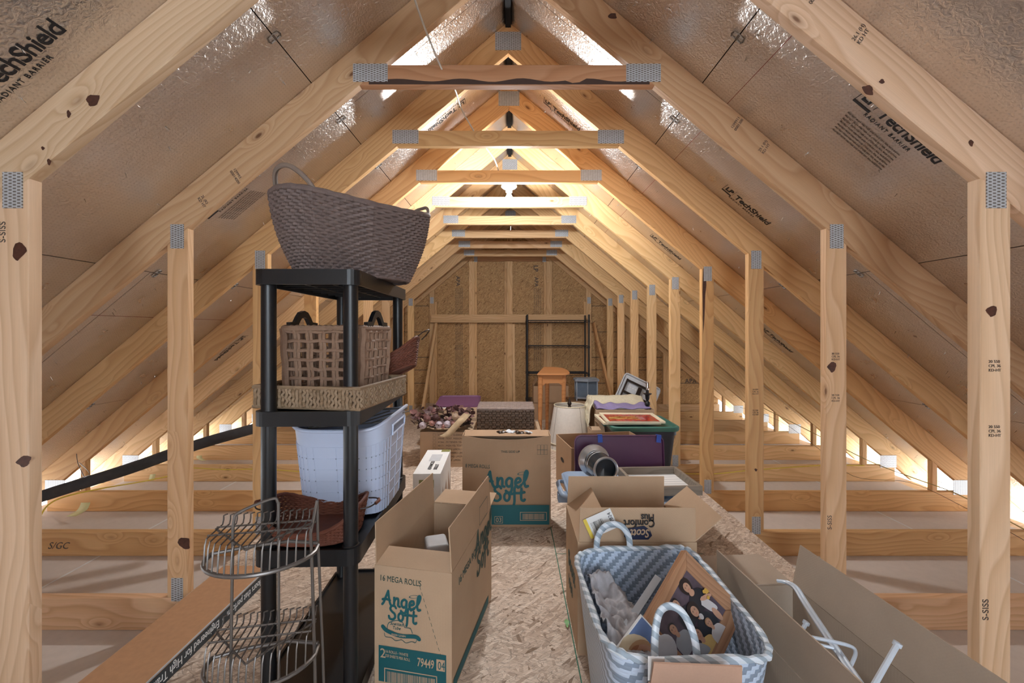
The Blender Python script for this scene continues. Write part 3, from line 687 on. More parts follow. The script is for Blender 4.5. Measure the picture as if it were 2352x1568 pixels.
ribbon(mb, [(q[0],q[1]) for q in bez([(0.045,0.185),(0.050,0.203),(0.066,0.212),(0.085,0.216),(0.100,0.210),(0.106,0.197),(0.125,0.196),(0.132,0.182)],4)], 0.0022)
ribbon(mb, [(q[0],q[1]) for q in bez([(0.035,0.170),(0.040,0.158),(0.060,0.158),(0.075,0.150),(0.095,0.156),(0.110,0.148),(0.130,0.155),(0.142,0.153),(0.148,0.165)],4)], 0.0018)
o = mb.build('printed_lettering', M_TEAL, bA); o.matrix_local = FR(0,-0.0015,0)
text('FRESH LINEN', 0.0085, M_CARD, bA, FR(0.060,-0.0020,0.166), bold=0.01)
text('2', 0.042, M_CARD, bA, FR(0.020,-0.0018,0.090)); text('16 ROLLS - WHITE', 0.0125, M_CARD, bA, FR(0.038,-0.0018,0.108,roll=-0.03), xs=0.78); text('320 SHEETS PER ROLL', 0.0125, M_CARD, bA, FR(0.038,-0.0018,0.094,roll=-0.03), xs=0.72)
text('79449', 0.038, M_CARD, bA, FR(0.148,-0.0018,0.081,roll=-0.02), xs=0.60, bold=0.01); text('04', 0.036, M_TEAL, bA, FR(0.217,-0.0022,0.081), xs=0.68); band(bA, 0.213, 0.241, 0.076, 0.112, M_CARD, -0.0019, 'printed_band')
outline(bA, 0.035, 0.215, 0.006, 0.058, 0.003, M_CARD); barcode(bA, 0.045, 0.205, 0.008, 0.048, M_CARD)
mb = MB()
for i in range(15):
    x, z = 0.150+i*0.0062, 0.352-i*0.0185
    mb.add([(x,-0.0014,z),(x+0.0014,-0.0014,z+0.0006),(x+0.0048,-0.0014,z-0.0104),(x+0.0034,-0.0014,z-0.011)],[(0,1,2,3)])
mb.build('printed_lettering', M_TEXTG, bA)
# writing on the right side (reads toward the back) and on the raised right flap
RS = Matrix.Translation((0.263+0.0015,0,0)) @ Matrix.Rotation(PI/2,4,'Z')
text('16 MEGA ROLLS', 0.036, M_TEXTG, bA, RS @ FR(0.06,0,0.31), xs=1.0); script('Angel', 0.085, M_TEXTG, bA, RS @ FR(0.26,0,0.30)); script('Soft', 0.085, M_TEXTG, bA, RS @ FR(0.28,0,0.215))
o = outline(bA, 0.30, 0.42, 0.40, 0.47, 0.003, M_TEXTG, -0.004, RS)
mb = MB(); k=20
vs = [(0.12+q*0.026*math.cos(2*PI*i/k),-0.012,0.455+q*0.034*math.sin(2*PI*i/k)) for q in (1,0.86) for i in range(k)]; mb.add(vs,[(i,(i+1)%k,k+(i+1)%k,k+i) for i in range(k)]); mb.box((0.117,-0.0121,0.43),(0.123,-0.012,0.48))
o = mb.build('printed_lettering', M_TEXTG, bA); o.matrix_local = RS
band(bA, 0.0, 0.0, 0.0, 0.0, M_TEAL)
bpy.data.objects.remove(bA.children[-1])
mb = MB(); mb.add([(0.01,-0.001,0.012),(0.45,-0.001,0.012),(0.45,-0.001,0.045),(0.01,-0.001,0.045)],[(0,1,2,3)]); o = mb.build('printed_band', M_TEAL, bA); o.matrix_local = RS
def rounded_block(name, w, d, h, r, mat, label, cat, loc, rot=(0,0,0), parent=None):
    mb = MB(); mb.box((-w/2,-d/2,0),(w/2,d/2,h)); o = mb.build(name, mat, parent, bevel=r, seg=4); o.location = loc; o.rotation_euler = rot
    if not parent: tag(o, label, cat)
    return o
pA = bA.matrix_basis if False else Matrix.Translation(bA.location) @ Matrix.Rotation(rzA,4,'Z')
q = pA @ Vector((0.095,0.30,0.006)); rounded_block('soap_dispenser', 0.085, 0.10, 0.325, 0.012, M_GREYP, 'square pale grey plastic tub standing inside the 16 MEGA ROLLS carton', 'container', q, (0,0,0.3))
q = pA @ Vector((0.182,0.31,0.006)); o = MB().lathe([(0.0,0),(0.028,0),(0.028,0.27),(0.022,0.285),(0,0.287)],20,cap=False).build('bottle', M_GREYP); o.location = q; tag(o, 'round pale bottle beside the square tub inside the 16 MEGA ROLLS carton', 'bottle')

# ---- second toilet-roll carton
bB = carton('wide toilet-roll carton with 8 MEGA ROLLS printed on its bulging front', (-0.267,2.486,0), 0.0, 0.515, 0.14, 0.533, {'b':-3}, M_CARDD, sag=0.026, lens={'b':0.125})
ysh = -0.017
band(bB, 0.01, 0.505, 0.022, 0.135, M_TEAL, ysh)
for k in range(12):   # keep the band on the bulge
    pass
text('THIS SIDE UP', 0.019, M_TEXTG, bB, FR(0.225,ysh,0.437)); text('8 MEGA ROLLS', 0.030, M_TEXTG, bB, FR(0.018,ysh+0.004,0.352,roll=-0.05), xs=0.72)
script('Angel', 0.092, M_TEAL, bB, FR(0.125,ysh,0.238)); script('Soft', 0.088, M_TEAL, bB, FR(0.180,ysh,0.158)); halo(bB, 0.350, 0.318, 0.030, 0.009, ysh)
outline(bB, 0.335, 0.490, 0.045, 0.095, 0.003, M_CARD, ysh-0.001); barcode(bB, 0.35, 0.475, 0.052, 0.085, M_CARD, ysh-0.001); text('03', 0.035, M_CARD, bB, FR(0.195,ysh-0.001,0.038)); outline(bB, 0.188, 0.236, 0.030, 0.070, 0.002, M_CARD, ysh-0.001)
for i in range(3):
    for j in range(2): outline(bB, 0.435+i*0.020, 0.455+i*0.020, 0.425+j*0.028, 0.453+j*0.028, 0.001, M_TEXTG, ysh+0.006)
for i,(px,py,yy,w,rt) in enumerate(((1152,1001,2.57,0.05,0.5),(1172,999,2.58,0.06,-0.4),(1194,1002,2.56,0.055,0.2),(1214,1004,2.56,0.05,0.9))):
    p = P(px,py,yy); p.z = 0.530
    c = MB(); c.grid(lambda u,v: (((u-0.5)*w),((v-0.5)*w*0.8),0.012*math.cos((u-0.5)*2.6)*math.cos((v-0.5)*2.2)+0.004*math.sin(9*u)),8,8)
    o = c.build('packing_scrap', M_GREYP if i%2 else M_DKBR, thick=0.001); o.location = p; o.rotation_euler = (0.1,0.1*i,rt)
    tag(o, ['small dark curled scrap, leftmost on top of the 8 MEGA ROLLS carton','pale curled scrap leaning up on top of the 8 MEGA ROLLS carton','dark flat scrap on the right half of the 8 MEGA ROLLS carton top','pale scrap nearest the right edge of the 8 MEGA ROLLS carton top'][i], 'scrap', 'loose scraps on the carton top')

# ---- upright-flap carton behind the blue basket
bC = carton('open tissue carton with upside-down lettering and a barcode sticker on its raised flap', (0.2536,1.503,0), 0.0, 0.42, 0.32, 0.399, {'f':93,'b':84,'l':38,'r':140}, M_CARD, lens={'f':0.122,'b':0.128,'l':0.13,'r':0.125})
FF = Matrix.Translation((0,-0.012,0))
text('Comfort', 0.036, M_BLACKINK, bC, FR(0.268,-0.012,0.482,roll=PI), bold=0.02, xs=0.85); text('Plus', 0.034, M_BLACKINK, bC, FR(0.266,-0.012,0.502,roll=PI), bold=0.02, xs=0.85)
mb = MB(); mb.prism([(0.160,0.425),(0.172,0.414),(0.245,0.414),(0.258,0.428),(0.250,0.448),(0.230,0.462),(0.195,0.456),(0.165,0.452)],0,0.0005); o = mb.build('printed_lettering', plain('navy_ink',(0.01,0.015,0.05),0.6), bC); o.matrix_local = FR(0,-0.0115,0)
text('Scott', 0.040, M_CARD, bC, FR(0.250,-0.0135,0.450,roll=PI), bold=0.02, shear=0.2, xs=0.8)
lab = MB(); lab.box((-0.052,-0.0004,-0.036),(0.052,0.0004,0.036)); o = lab.build('shipping_label', M_WHITE, bC); o.matrix_local = FR(0.078,-0.0115,0.470,roll=0.42) @ Matrix.Rotation(-PI/2,4,'X')
yl = MB(); yl.box((-0.052,-0.0009,-0.036),(-0.040,-0.0002,0.036)); yl.build('label_stripe', M_YEL, o); barcode(o, -0.032, 0.012, -0.024, 0.016, M_BLACKINK, -0.0012, 8); text('007824', 0.018, M_BLACKINK, o, FR(0.046,-0.0012,-0.030,roll=PI/2))
LS = Matrix.Translation((-0.0015,0.32,0)) @ Matrix.Rotation(-PI/2,4,'Z')
text('Scott', 0.085, M_TEXTG, bC, LS @ FR(0.08,0,0.20), bold=0.02); text('1000', 0.06, M_TEXTG, bC, LS @ FR(0.08,0,0.12))

# ---- long flooring carton by the left knee wall
T = thing('flooring_carton', 'long flat flooring carton lying on the deck edge below the left knee wall', 'cardboard box', (-1.325,0.55,0), -0.012)
MB().box((0,0,0),(0.212,1.42,0.060)).build('box_body', plain('kraft_tan',(0.46,0.25,0.13),0.75,noise_amt=0.08,scale=50), T, bevel=0.001)
MB().box((0.2125,0.0,0.002),(0.2135,1.42,0.052)).build('printed_band', plain('slate_print',(0.035,0.045,0.052),0.5), T)
MB().box((0.2105,0.0,0.0555),(0.2135,1.42,0.0605)).build('edge_strip', M_GREYP, T)
RSF = Matrix.Translation((0.2142,0,0)) @ Matrix.Rotation(PI/2,4,'Z')
text('Floors that perform  •  Engineered for High Traffic  •  Designed', 0.040, M_WHITE, T, RSF @ FR(1.36,0,0.040,roll=PI), xs=0.72)

# ---- long open carton, lower right
bD = carton('long open shipping carton at the right deck edge holding white wire rack parts', (0.785,0.70,0), R(4.5), 0.275, 0.76, 0.272, {'l':92,'r':100,'b':176}, M_CARDG, lens={'l':0.132,'r':0.138,'b':0.17})
bD.location = (0.775,0.69,0)
def rod(name, pts, r, mat, label, cat, group=None, extra=None):
    mb = MB(); mb.tube(pts, r, 8); o = mb.build(name, mat); tag(o, label, cat, group); return o
ch = MB(); cp = bez([P(1788,1333,1.40),P(1808,1337,1.38),P(1828,1350,1.34),P(1850,1385,1.28),P(1905,1468,1.12),P(1975,1570,0.99),P(2020,1640,0.93)],5)
for q in cp: pass
ch.tube([q+Vector((-0.005,0,0)) for q in cp],0.0045,6); ch.tube([q+Vector((0.006,0,0.0)) for q in cp],0.0045,6); ch.tube([q+Vector((0,0.006,-0.004)) for q in cp],0.006,6,flat=0.8)
tag(ch.build('rack_upright', M_WIREW), 'hooked white channel bar sticking up out of the long open carton', 'rack bar')
tag(MB().tube([P(1852,1430,1.18),P(1840,1452,1.17),P(1820,1490,1.15)],0.0055,8).tube([P(1853,1427,1.18),P(1850,1433,1.18)],0.0085,8).build('rack_peg', M_WIREW), 'short white capped peg poking above the near wall of the long open carton', 'rack bar')
tag(MB().tube(bez([P(1858,1462,1.10),P(1900,1470,1.09),P(1952,1483,1.08),P(1965,1497,1.075),P(1958,1520,1.07),P(1940,1556,1.06)],4),0.0045,8).tube([P(1872,1478,1.10),P(1915,1488,1.085)],0.004,8).build('rack_bracket', M_WIREW), 'bent white wire bracket lying across the hooked bar in the long carton', 'rack bar')
tag(MB().tube([P(2062,1478,1.02),P(2035,1525,0.99),P(2008,1572,0.96),P(1990,1600,0.94)],0.0062,8).tube([P(2063,1475,1.02),P(2059,1483,1.02)],0.0095,10).build('rack_tube', M_WIREW), 'straight white capped tube leaning at the right of the long open carton', 'rack bar')

# ---- cartons farther back
bE = carton('low wide carton printed with a tick-box product list, under the dried flower wreath', (-0.749,3.58,0), 0, 1.02, 0.40, 0.300, {}, M_CARD, closed=True)
for i,l in enumerate(['51054 - TOST. GUERRERO YELLOW CLASS','59048 - TOST. MISSION YELLOW CLASSIC','41266 - MI TIENDA YEL TOST CLASICO','40171 - MGN YEL TOST CLASICO','51102 - CHILE LIMON 170 g','51107 - GUERRERO LIMON','50211 - NACHO LIMON','50303 - CHILE LIMON']):
    z = 0.262-i*0.030; text(l, 0.021, M_GREYINK, bE, FR(0.150,-0.0015,z), xs=0.95); outline(bE, 0.108, 0.130, z-0.004, z+0.018, 0.0016, M_GREYINK)
outline(bE, 0.142, 0.60, -0.0+0.03, 0.29, 0.0012, M_GREYINK)
bF = carton('closed carton with a small white label, carrying the flat purple lid', (-0.775,4.10,0), 0.03, 0.48, 0.52, 0.380, {}, M_CARD, closed=True)
tag(MB().box((-0.06,-0.02,0),(0.06,0.02,0.0015)).build('address_label', M_WHITE, bF, loc=(0.10,0.10,0.3805),rot=(0,0,0.2)))
def lid_mesh(w, h, t, r, rim=0.012, n=6):
    """rounded rectangle in xy with a raised rim"""
    def rr(w,h,r):
        out=[]
        for cx,cy,a0 in ((w/2-r,h/2-r,0),(-w/2+r,h/2-r,90),(-w/2+r,-h/2+r,180),(w/2-r,-h/2+r,270)):
            for k in range(n+1):
                a=R(a0+90*k/n); out.append((cx+r*math.cos(a),cy+r*math.sin(a)))
        return out
    mb = MB(); loops = [(rr(w,h,r),0),(rr(w,h,r),t),(rr(w-rim,h-rim,r-rim/2),t),(rr(w-rim*1.8,h-rim*1.8,r-rim),t*0.45)]
    m = len(loops[0][0])
    vs = [(x,y,z) for l,z in loops for x,y in l]
    fs = [tuple(reversed(range(m)))]+[(a*m+i,a*m+(i+1)%m,(a+1)*m+(i+1)%m,(a+1)*m+i) for a in range(3) for i in range(m)]+[tuple(3*m+i for i in range(m))]
    mb.add(vs, fs, True); return mb
o = lid_mesh(0.44,0.42,0.02,0.05).build('bin_cover', M_PURPLE2); o.location = (-0.53,4.45,0.400); o.rotation_euler = (R(5),0,0.03); tag(o,'flat dull purple plastic lid lying on the closed carton near the far gable','lid')
bG = carton('open file carton with a hand hole in its left side, behind the leaning purple lid', (0.437,2.905,0), R(3), 0.60, 0.40, 0.345, {}, M_CARDD, t=0.006)
bG.location = (0.425,2.90,0); bG.rotation_euler = (0,0,R(9))
mb = MB(); k = 16; mb.add([( -0.0012, 0.22+0.045*math.cos(2*PI*i/k), 0.20+0.016*math.sin(2*PI*i/k)) for i in range(k)],[tuple(range(k))]); mb.build('hand_hole', M_BLACKINK, bG)
bH = carton('carton stuffed with lilac and cream towels behind the green-lidded tote', (0.80,3.95,0), 0, 0.54, 0.42, 0.412, {}, M_CARD)
bI = carton('tan carton standing on another carton behind the half-round table', (0.30,5.50,0.215), 0, 0.45, 0.36, 0.215, {'l':60}, M_CARDD, lens={'l':0.10})
mb = carton('lower tan carton under another carton behind the half-round table', (0.29,5.48,0), 0, 0.47, 0.40, 0.213, {}, M_CARDD, closed=True)
bJ = carton('carton under the grey metal fireplace heater', (0.66,4.60,0), 0, 0.46, 0.5, 0.352, {}, M_CARDD, closed=True)
bK = carton('small half-open carton between the lampshade and the towel carton', (0.72,3.74,0), 0.05, 0.09, 0.16, 0.27, {'f':20,'r':70}, M_CARD, lens={'f':0.06,'r':0.06})

# ---- white boxed appliance
T = thing('appliance_box', 'white printed skillet box standing left of the 8 MEGA ROLLS carton', 'box', (-0.545,2.44,0), R(1.5))
MB().box((0,0,0),(0.158,0.49,0.325)).build('box_body', M_WHITE, T, bevel=0.0015)
M_TANP = plain('printed_tan',(0.30,0.20,0.14),0.5); M_OLIVE = plain('printed_olive',(0.20,0.20,0.06),0.5)
band(T, 0.0, 0.157, 0.02, 0.17, M_TANP, name='printed_picture'); band(T, 0.035, 0.12, 0.245, 0.29, M_OLIVE, -0.0015, 'printed_picture')
mb = MB(); mb.add([(0.02+0.06*math.cos(a)+0.05,-0.002,0.12+0.03*math.sin(a)) for a in [2*PI*i/18 for i in range(18)]],[tuple(range(18))]); mb.build('printed_picture', M_DKBR, T)
TM = Matrix.Translation((0,0,0.3262))
text('ADVANCED', 0.030, M_BLACKINK, T, TM @ Matrix.Translation((0.090,0.07,0)) @ Matrix.Rotation(PI/2,4,'Z'), bold=0.02); text('SKILLET', 0.030, M_BLACKINK, T, TM @ Matrix.Translation((0.125,0.07,0)) @ Matrix.Rotation(PI/2,4,'Z'), bold=0.02)
mb = MB(); mb.box((0.05,0.24,0.3252),(0.12,0.38,0.3262)); mb.build('printed_picture', M_GREYP, T); MB().box((0.10,0.44,0.3252),(0.157,0.49,0.3264)).build('printed_picture', M_OLIVE, T)
mb = MB(); mb.add([(0.1585,0.03+0.44*i/8,0.05+0.18*abs(math.sin(i*1.3))) for i in range(9)]+[(0.1585,0.47,0.02),(0.1585,0.03,0.02)],[tuple(range(11))]); mb.build('printed_picture', M_TANP, T)
# ---------------------------------------------------------------- black plastic shelving
SH = thing('shelving_unit', 'tall narrow black plastic four-tier shelving unit loaded with baskets', 'shelving unit', (-0.750,1.262,0), R(1.6))
SW, SD = 0.313, 0.67
def rrect(x0,y0,x1,y1,r,n=5):
    out=[]
    for cx,cy,a0 in ((x1-r,y1-r,0),(x0+r,y1-r,90),(x0+r,y0+r,180),(x1-r,y0+r,270)):
        for k in range(n+1): a=R(a0+90*k/n); out.append((cx+r*math.cos(a),cy+r*math.sin(a)))
    return out
for z, th in ((1.327,0.046),(0.903,0.044),(0.492,0.050),(0.065,0.045)):
    mb = MB(); a = rrect(0,0,SW,SD,0.032); b = rrect(0.008,0.008,SW-0.008,SD-0.008,0.026); m = len(a)
    vs = [(x,y,z-th) for x,y in a]+[(x,y,z) for x,y in a]+[(x,y,z) for x,y in b]+[(x,y,z-0.008) for x,y in b]+[(x,y,z-th) for x,y in b]+[(x,y,z-0.014) for x,y in b]
    fs = []
    for p_,q_ in ((0,1),(1,2),(2,3)): fs += [(p_*m+i,p_*m+(i+1)%m,q_*m+(i+1)%m,q_*m+i) for i in range(m)]
    fs += [(4*m+i,4*m+(i+1)%m,(i+1)%m,i) for i in range(m)]+[(5*m+i,5*m+(i+1)%m,4*m+(i+1)%m,4*m+i) for i in range(m)]
    fs += [tuple(3*m+i for i in range(m)), tuple(5*m+i for i in reversed(range(m)))]
    mb.add(vs, fs)
    for i in range(1,9): mb.box((0.02,i*SD/9-0.002,z-0.036),(SW-0.02,i*SD/9+0.002,z-0.013))
    for x in (0.11,0.20): mb.box((x-0.002,0.02,z-0.036),(x+0.002,SD-0.02,z-0.013))
    mb.box((0.003,0.20,z-0.0385),(SW-0.003,0.204,z-0.030))
    mb.build('shelf', M_BLACKPL, SH)
for x,y in ((0.033,0.035),(SW-0.033,0.035),(0.033,SD-0.035),(SW-0.033,SD-0.035)):
    mb = MB()
    segs = [(0.0,0.065),(0.065,0.492),(0.492,0.903),(0.903,1.300)]
    prof = [(0.0,0),(0.024,0),(0.024,0.02),(0.0215,0.03),(0.0215,0.445),(0.026,0.447),(0.026,0.490),(0.0215,0.494),(0.0215,0.860),(0.026,0.862),(0.026,0.900),(0.0215,0.906),(0.0215,1.30),(0.0,1.30)]
    mb.lathe(prof,20,cap=False); mb.build('post', M_BLACKPL, SH, loc=(x,y,0))

# ---------------------------------------------------------------- generic woven baskets
def ellipt(a, b, n):
    def f(t):
        c, s_ = math.cos(t), math.sin(t); return Vector((a*math.copysign(abs(c)**(2/n),c), b*math.copysign(abs(s_)**(2/n),s_),0))
    return f
def basket_body(bot, top, n, h, rows, seg, r, amp, lift=lambda t:0.0, bulge=0.0, stakes=True, rim=1.5, floor_on=True, skew=0.0, even=True):
    """rows of strands woven over and under upright stakes"""
    mb = MB()
    def pt(t, v, off=0.0):
        a = bot[0]+(top[0]-bot[0])*v + bulge*math.sin(PI*v); b = bot[1]+(top[1]-bot[1])*v + bulge*math.sin(PI*v)
        p = ellipt(a+off,b+off,n)(t); p.z = v*(h+lift(t)); p.x += skew*v; return p
    for j in range(rows):
        v = (j+0.5)/rows; pts = []
        for k in range(seg*2):
            t = 2*PI*(k+0.01)/(seg*2); ph = (k%2==0)
            sgn = 1 if ((k//1)+j)%2==0 else -1
            pts.append(pt(t, v, amp*sgn))
        mb.tube(pts, r, 5, closed=True)
    for v,k in ((1.0,rim),(0.005,rim*0.8)):
        mb.tube([pt(2*PI*i/72, v, 0.0)+Vector((0,0,0.0)) for i in range(72)], [r*k*(1+0.12*math.sin(i*2.1)) for i in range(72)], 8, closed=True)
    if stakes:
        for k in range(seg):
            t = 2*PI*(k*2+0.51)/(seg*2); mb.tube([pt(t, v/6.0) for v in range(7)], r*0.8, 5)
    if floor_on:
        m = 48; e = ellipt(bot[0],bot[1],n); mb.add([e(2*PI*i/m)+Vector((0,0,0.003)) for i in range(m)]+[e(2*PI*i/m)+Vector((0,0,0.008)) for i in range(m)],[tuple(range(m)),tuple(range(m,2*m))])
    return mb
# big rope basket on top
T = thing('wicker_basket', 'large grey-brown rope basket with arched handles on top of the black shelving unit', 'basket', (-0.540,1.545,1.331), R(51))
def liftA(t): return 0.020*math.cos(2*t)+0.010*math.cos(t)
mb = basket_body((0.195,0.125),(0.278,0.185),2.3,0.245,26,40,0.0066,0.0046,liftA,bulge=0.014,rim=1.5); mb.build('basket_body', M_WICK, T)
def arch(T, pts, r, mat, name='handle'):
    MB().tube(bez(pts,6), r, 8).build(name, mat, T)
M_HND = plain('grey_cane',(0.22,0.17,0.14),0.5)
arch(T, [(-0.19,-0.13,0.19),(-0.225,-0.11,0.265),(-0.255,-0.06,0.315),(-0.265,0.0,0.328),(-0.255,0.06,0.315),(-0.225,0.11,0.265),(-0.19,0.13,0.19)], 0.0078, M_HND)
arch(T, [(0.235,-0.10,0.24),(0.268,-0.075,0.285),(0.292,-0.035,0.315),(0.298,0.0,0.32),(0.292,0.035,0.315),(0.268,0.075,0.285),(0.235,0.10,0.24)], 0.0065, M_HND)
# seagrass tray
T = thing('seagrass_tray', 'shallow braided seagrass tray on the second shelf of the black unit', 'tray', (-0.583,1.476,0.905), R(-8))
mb = MB(); w,d,h = 0.35,0.35,0.064
for side in range(4):
    rot = Matrix.Rotation(side*PI/2,4,'Z')
    for k in range(30):
        x = -w/2+ (k+0.5)*w/30
        pts = [rot @ Vector((x+0.0025*math.sin(z*2.5+k),-d/2+0.003*math.cos(z*3+k*2),0.004+z*(h-0.008)/6)) for z in range(7)]
        mb.tube(pts, 0.0062, 5)
for z in (0.004,h): mb.tube([(-w/2,-d/2,z),(w/2,-d/2,z),(w/2,d/2,z),(-w/2,d/2,z)],0.0068,6,closed=True)
mb.box((-w/2,-d/2,0.002),(w/2,d/2,0.008)); mb.build('tray_body', M_GRASSB, T)
# open-weave basket with black handles
T = thing('open_weave_basket', 'square open-weave brown rope basket with black wooden handles standing in the seagrass tray', 'basket', (-0.585,1.50,0.914), R(-5))
mb = MB(); w,d,h = 0.268,0.225,0.238
def tap(v): return 0.93+0.07*v
for j in range(8):
    z = 0.012+(h-0.024)*j/7
    for q in (0,1):
        pts = []
        per = [(-w/2,-d/2),(w/2,-d/2),(w/2,d/2),(-w/2,d/2)]
        for e in range(4):
            a = Vector(per[e]); b_ = Vector(per[(e+1)%4]); nn = Vector((b_.y-a.y,-(b_.x-a.x))).normalized()
            for k in range(10):
                u = (k+0.5)/10; p = a.lerp(b_,u)*tap(z/h); off = (0.0055 if (k+j)%2 else -0.004); pts.append((p.x+nn.x*off,p.y+nn.y*off,z+0.0022*math.sin(k*2+j*3)))
        if q==0: mb.tube(pts, 0.0058, 6, closed=True)
for e in range(4):
    a = Vector([(-w/2,-d/2),(w/2,-d/2),(w/2,d/2),(-w/2,d/2)][e]); b_ = Vector([(w/2,-d/2),(w/2,d/2),(-w/2,d/2),(-w/2,-d/2)][e])
    for k in range(6):
        u = k/6
        for dd in ((-0.006,0.006) if k else (0.0,)):
            p0 = a.lerp(b_,u); pts = [(p0.x*tap(v/8)+dd*(b_-a).normalized().x+0.002*math.sin(v*2+k), p0.y*tap(v/8)+dd*(b_-a).normalized().y, v*h/8) for v in range(9)]
            mb.tube(pts, 0.0055 if k else 0.012, 6)
rimp = []
for e in range(4):
    a = Vector([(-w/2,-d/2),(w/2,-d/2),(w/2,d/2),(-w/2,d/2)][e]); b_ = Vector([(w/2,-d/2),(w/2,d/2),(-w/2,d/2),(-w/2,-d/2)][e])
    for k in range(28): p = a.lerp(b_,k/28); rimp.append((p.x,p.y,h))
mb.tube(rimp, [0.0115 if i%2 else 0.0085 for i in range(len(rimp))], 8, closed=True); mb.build('basket_body', M_HYAC, T)
for s in (-1,1):
    hb = MB(); y = [(-0.085,0.0),(-0.085,0.016),(-0.052,0.018),(-0.040,0.034),(-0.022,0.052),(0,0.058),(0.022,0.052),(0.040,0.034),(0.052,0.018),(0.085,0.016),(0.085,0.0),(0.040,0.0),(0.032,0.014),(0.018,0.030),(0,0.036),(-0.018,0.030),(-0.032,0.014),(-0.040,0.0)]
    n = len(y); hw = 0.007
    # arch as strips so the opening stays open
    outer = y[:11]; inner = list(reversed(y[11:]))
    o_ = [(-0.085,0.0),(-0.085,0.016),(-0.052,0.018),(-0.040,0.034),(-0.022,0.052),(0,0.058),(0.022,0.052),(0.040,0.034),(0.052,0.018),(0.085,0.016),(0.085,0.0)]
    i_ = [(-0.084,0.0),(-0.070,0.0),(-0.042,0.0),(-0.032,0.014),(-0.018,0.030),(0,0.036),(0.018,0.030),(0.032,0.014),(0.042,0.0),(0.070,0.0),(0.084,0.0)]
    for k in range(10):
        A,B_,C_,D_ = o_[k],o_[k+1],i_[k+1],i_[k]
        hb.hexa([Vector((x,A_[0],A_[1])) for x,A_ in ((-hw,D_),(-hw,C_),(hw,C_),(hw,D_),(-hw,A),(-hw,B_),(hw,B_),(hw,A))])
    hb.build('handle', M_BLACKPL, T, loc=(s*w/2,0,h+0.004))
# red-brown baskets
T = thing('willow_basket', 'red-brown oval willow basket with bent wire handles on the third shelf', 'basket', (-0.608,1.385,0.497), R(2))
mb = basket_body((0.130,0.100),(0.148,0.118),2.8,0.070,12,34,0.0040,0.0022,lambda t:0.030*math.cos(2*t)+0.012*max(0,math.sin(t)),rim=1.5); mb.build('basket_body', M_RWICK, T)
for s in (-1,1):
    arch(T, [(s*0.150,-0.045,0.085),(s*0.178,-0.035,0.088),(s*0.196,0.0,0.094),(s*0.178,0.035,0.088),(s*0.150,0.045,0.085)], 0.0024, M_DKBR)
    MB().tube([(s*0.190,-0.018,0.091),(s*0.197,0.0,0.094),(s*0.190,0.018,0.091)],0.0055,8).build('handle_grip', M_RWICK, T)
T = thing('willow_basket', 'red-brown willow basket tipped behind the seagrass tray on the second shelf', 'basket', (-0.465,1.755,0.965), 0, rot=(R(-12),R(-24),R(8)))
mb = basket_body((0.095,0.065),(0.150,0.095),2.4,0.080,12,32,0.0040,0.0022,lambda t:0.02*math.cos(2*t),rim=1.5); mb.build('basket_body', M_RWICK, T)
for s in (-1,1):
    arch(T, [(s*0.155,-0.045,0.095),(s*0.185,-0.035,0.105),(s*0.205,0.0,0.11),(s*0.185,0.035,0.105),(s*0.155,0.045,0.095)], 0.0024, M_DKBR)
# laundry basket
T = thing('laundry_basket', 'pale bluish-white plastic laundry basket at the back of the third shelf', 'laundry basket', (-0.588,1.660,0.494), R(1))
def laundry(u, v, o=0.0):
    t = 2*PI*u; p = ellipt(0.148+0.020*v+o, 0.155+0.048*v+o, 5.0)(t); p.z = 0.322*v*(1+0.05*math.cos(2*t)*v)+0.0; return p
mb = MB(); mb.grid(lambda u,v: laundry(u,v), 96, 12, True); mb.grid(lambda u,v: laundry(u,1-v,-0.003), 96, 12, True)
mb.tube([laundry(i/96,1.0,0.004) for i in range(96)],0.007,8,closed=True)
m = 48; mb.add([laundry(i/m,0) +Vector((0,0,0.004)) for i in range(m)],[tuple(range(m))])
for j in range(1,7):
    mb.tube([laundry(i/96,j/7.5,0.0008) for i in range(96)],0.0012,4,closed=True)
for k in range(40): mb.tube([laundry(k/40,v/10,0.0008) for v in range(0,9)],0.0012,4)
mb.build('basket_body', M_LAUND, T)
mb = MB()
for k in range(40):
    for j in range(1,6):
        c = laundry(k/40, j/7.5, 0.0025); c2 = laundry((k+0.1)/40, j/7.5, 0.0025); t = (c2-c).normalized()*0.0022; z = Vector((0,0,0.0022))
        mb.add([c-t-z,c+t-z,c+t+z,c-t+z],[(0,1,2,3)])
tag(mb.build('vent_hole', M_LAUNDIN, T), kind='stuff')
for s in (-1,1):
    c = laundry(0.25+0.25*s+ (0.5 if s<0 else -0.5),0.88,0.004)
for u in (0.0,0.5):
    mb = MB(); pts = [laundry(u+du,v,0.005) for du,v in ((-0.022,0.80),(0.022,0.80),(0.022,0.90),(-0.022,0.90))]; mb.tube(pts,0.004,6,closed=True); mb.build('handle_rim', M_LAUND, T)
    mb = MB(); mb.add([laundry(u+du,v,0.003) for du,v in ((-0.02,0.81),(0.02,0.81),(0.02,0.89),(-0.02,0.89))],[(0,1,2,3)]); mb.build('handle_opening', M_LAUNDIN, T)
mb = MB()
for k in range(5): mb.tube([(-0.10+0.05*k,-0.12,0.30+0.004*k),(0.02+0.04*k,0.12,0.315)],0.0022,6)
mb.tube([(-0.12,-0.13,0.30),(0.13,-0.10,0.315),(0.17,0.13,0.325),(-0.08,0.13,0.312)],0.003,6,closed=True)
o = mb.build('wire_rack', M_WIREG); o.location = (-0.588,1.66,0.494); tag(o, 'small bent grey wire rack lying in the top of the white laundry basket', 'wire rack')

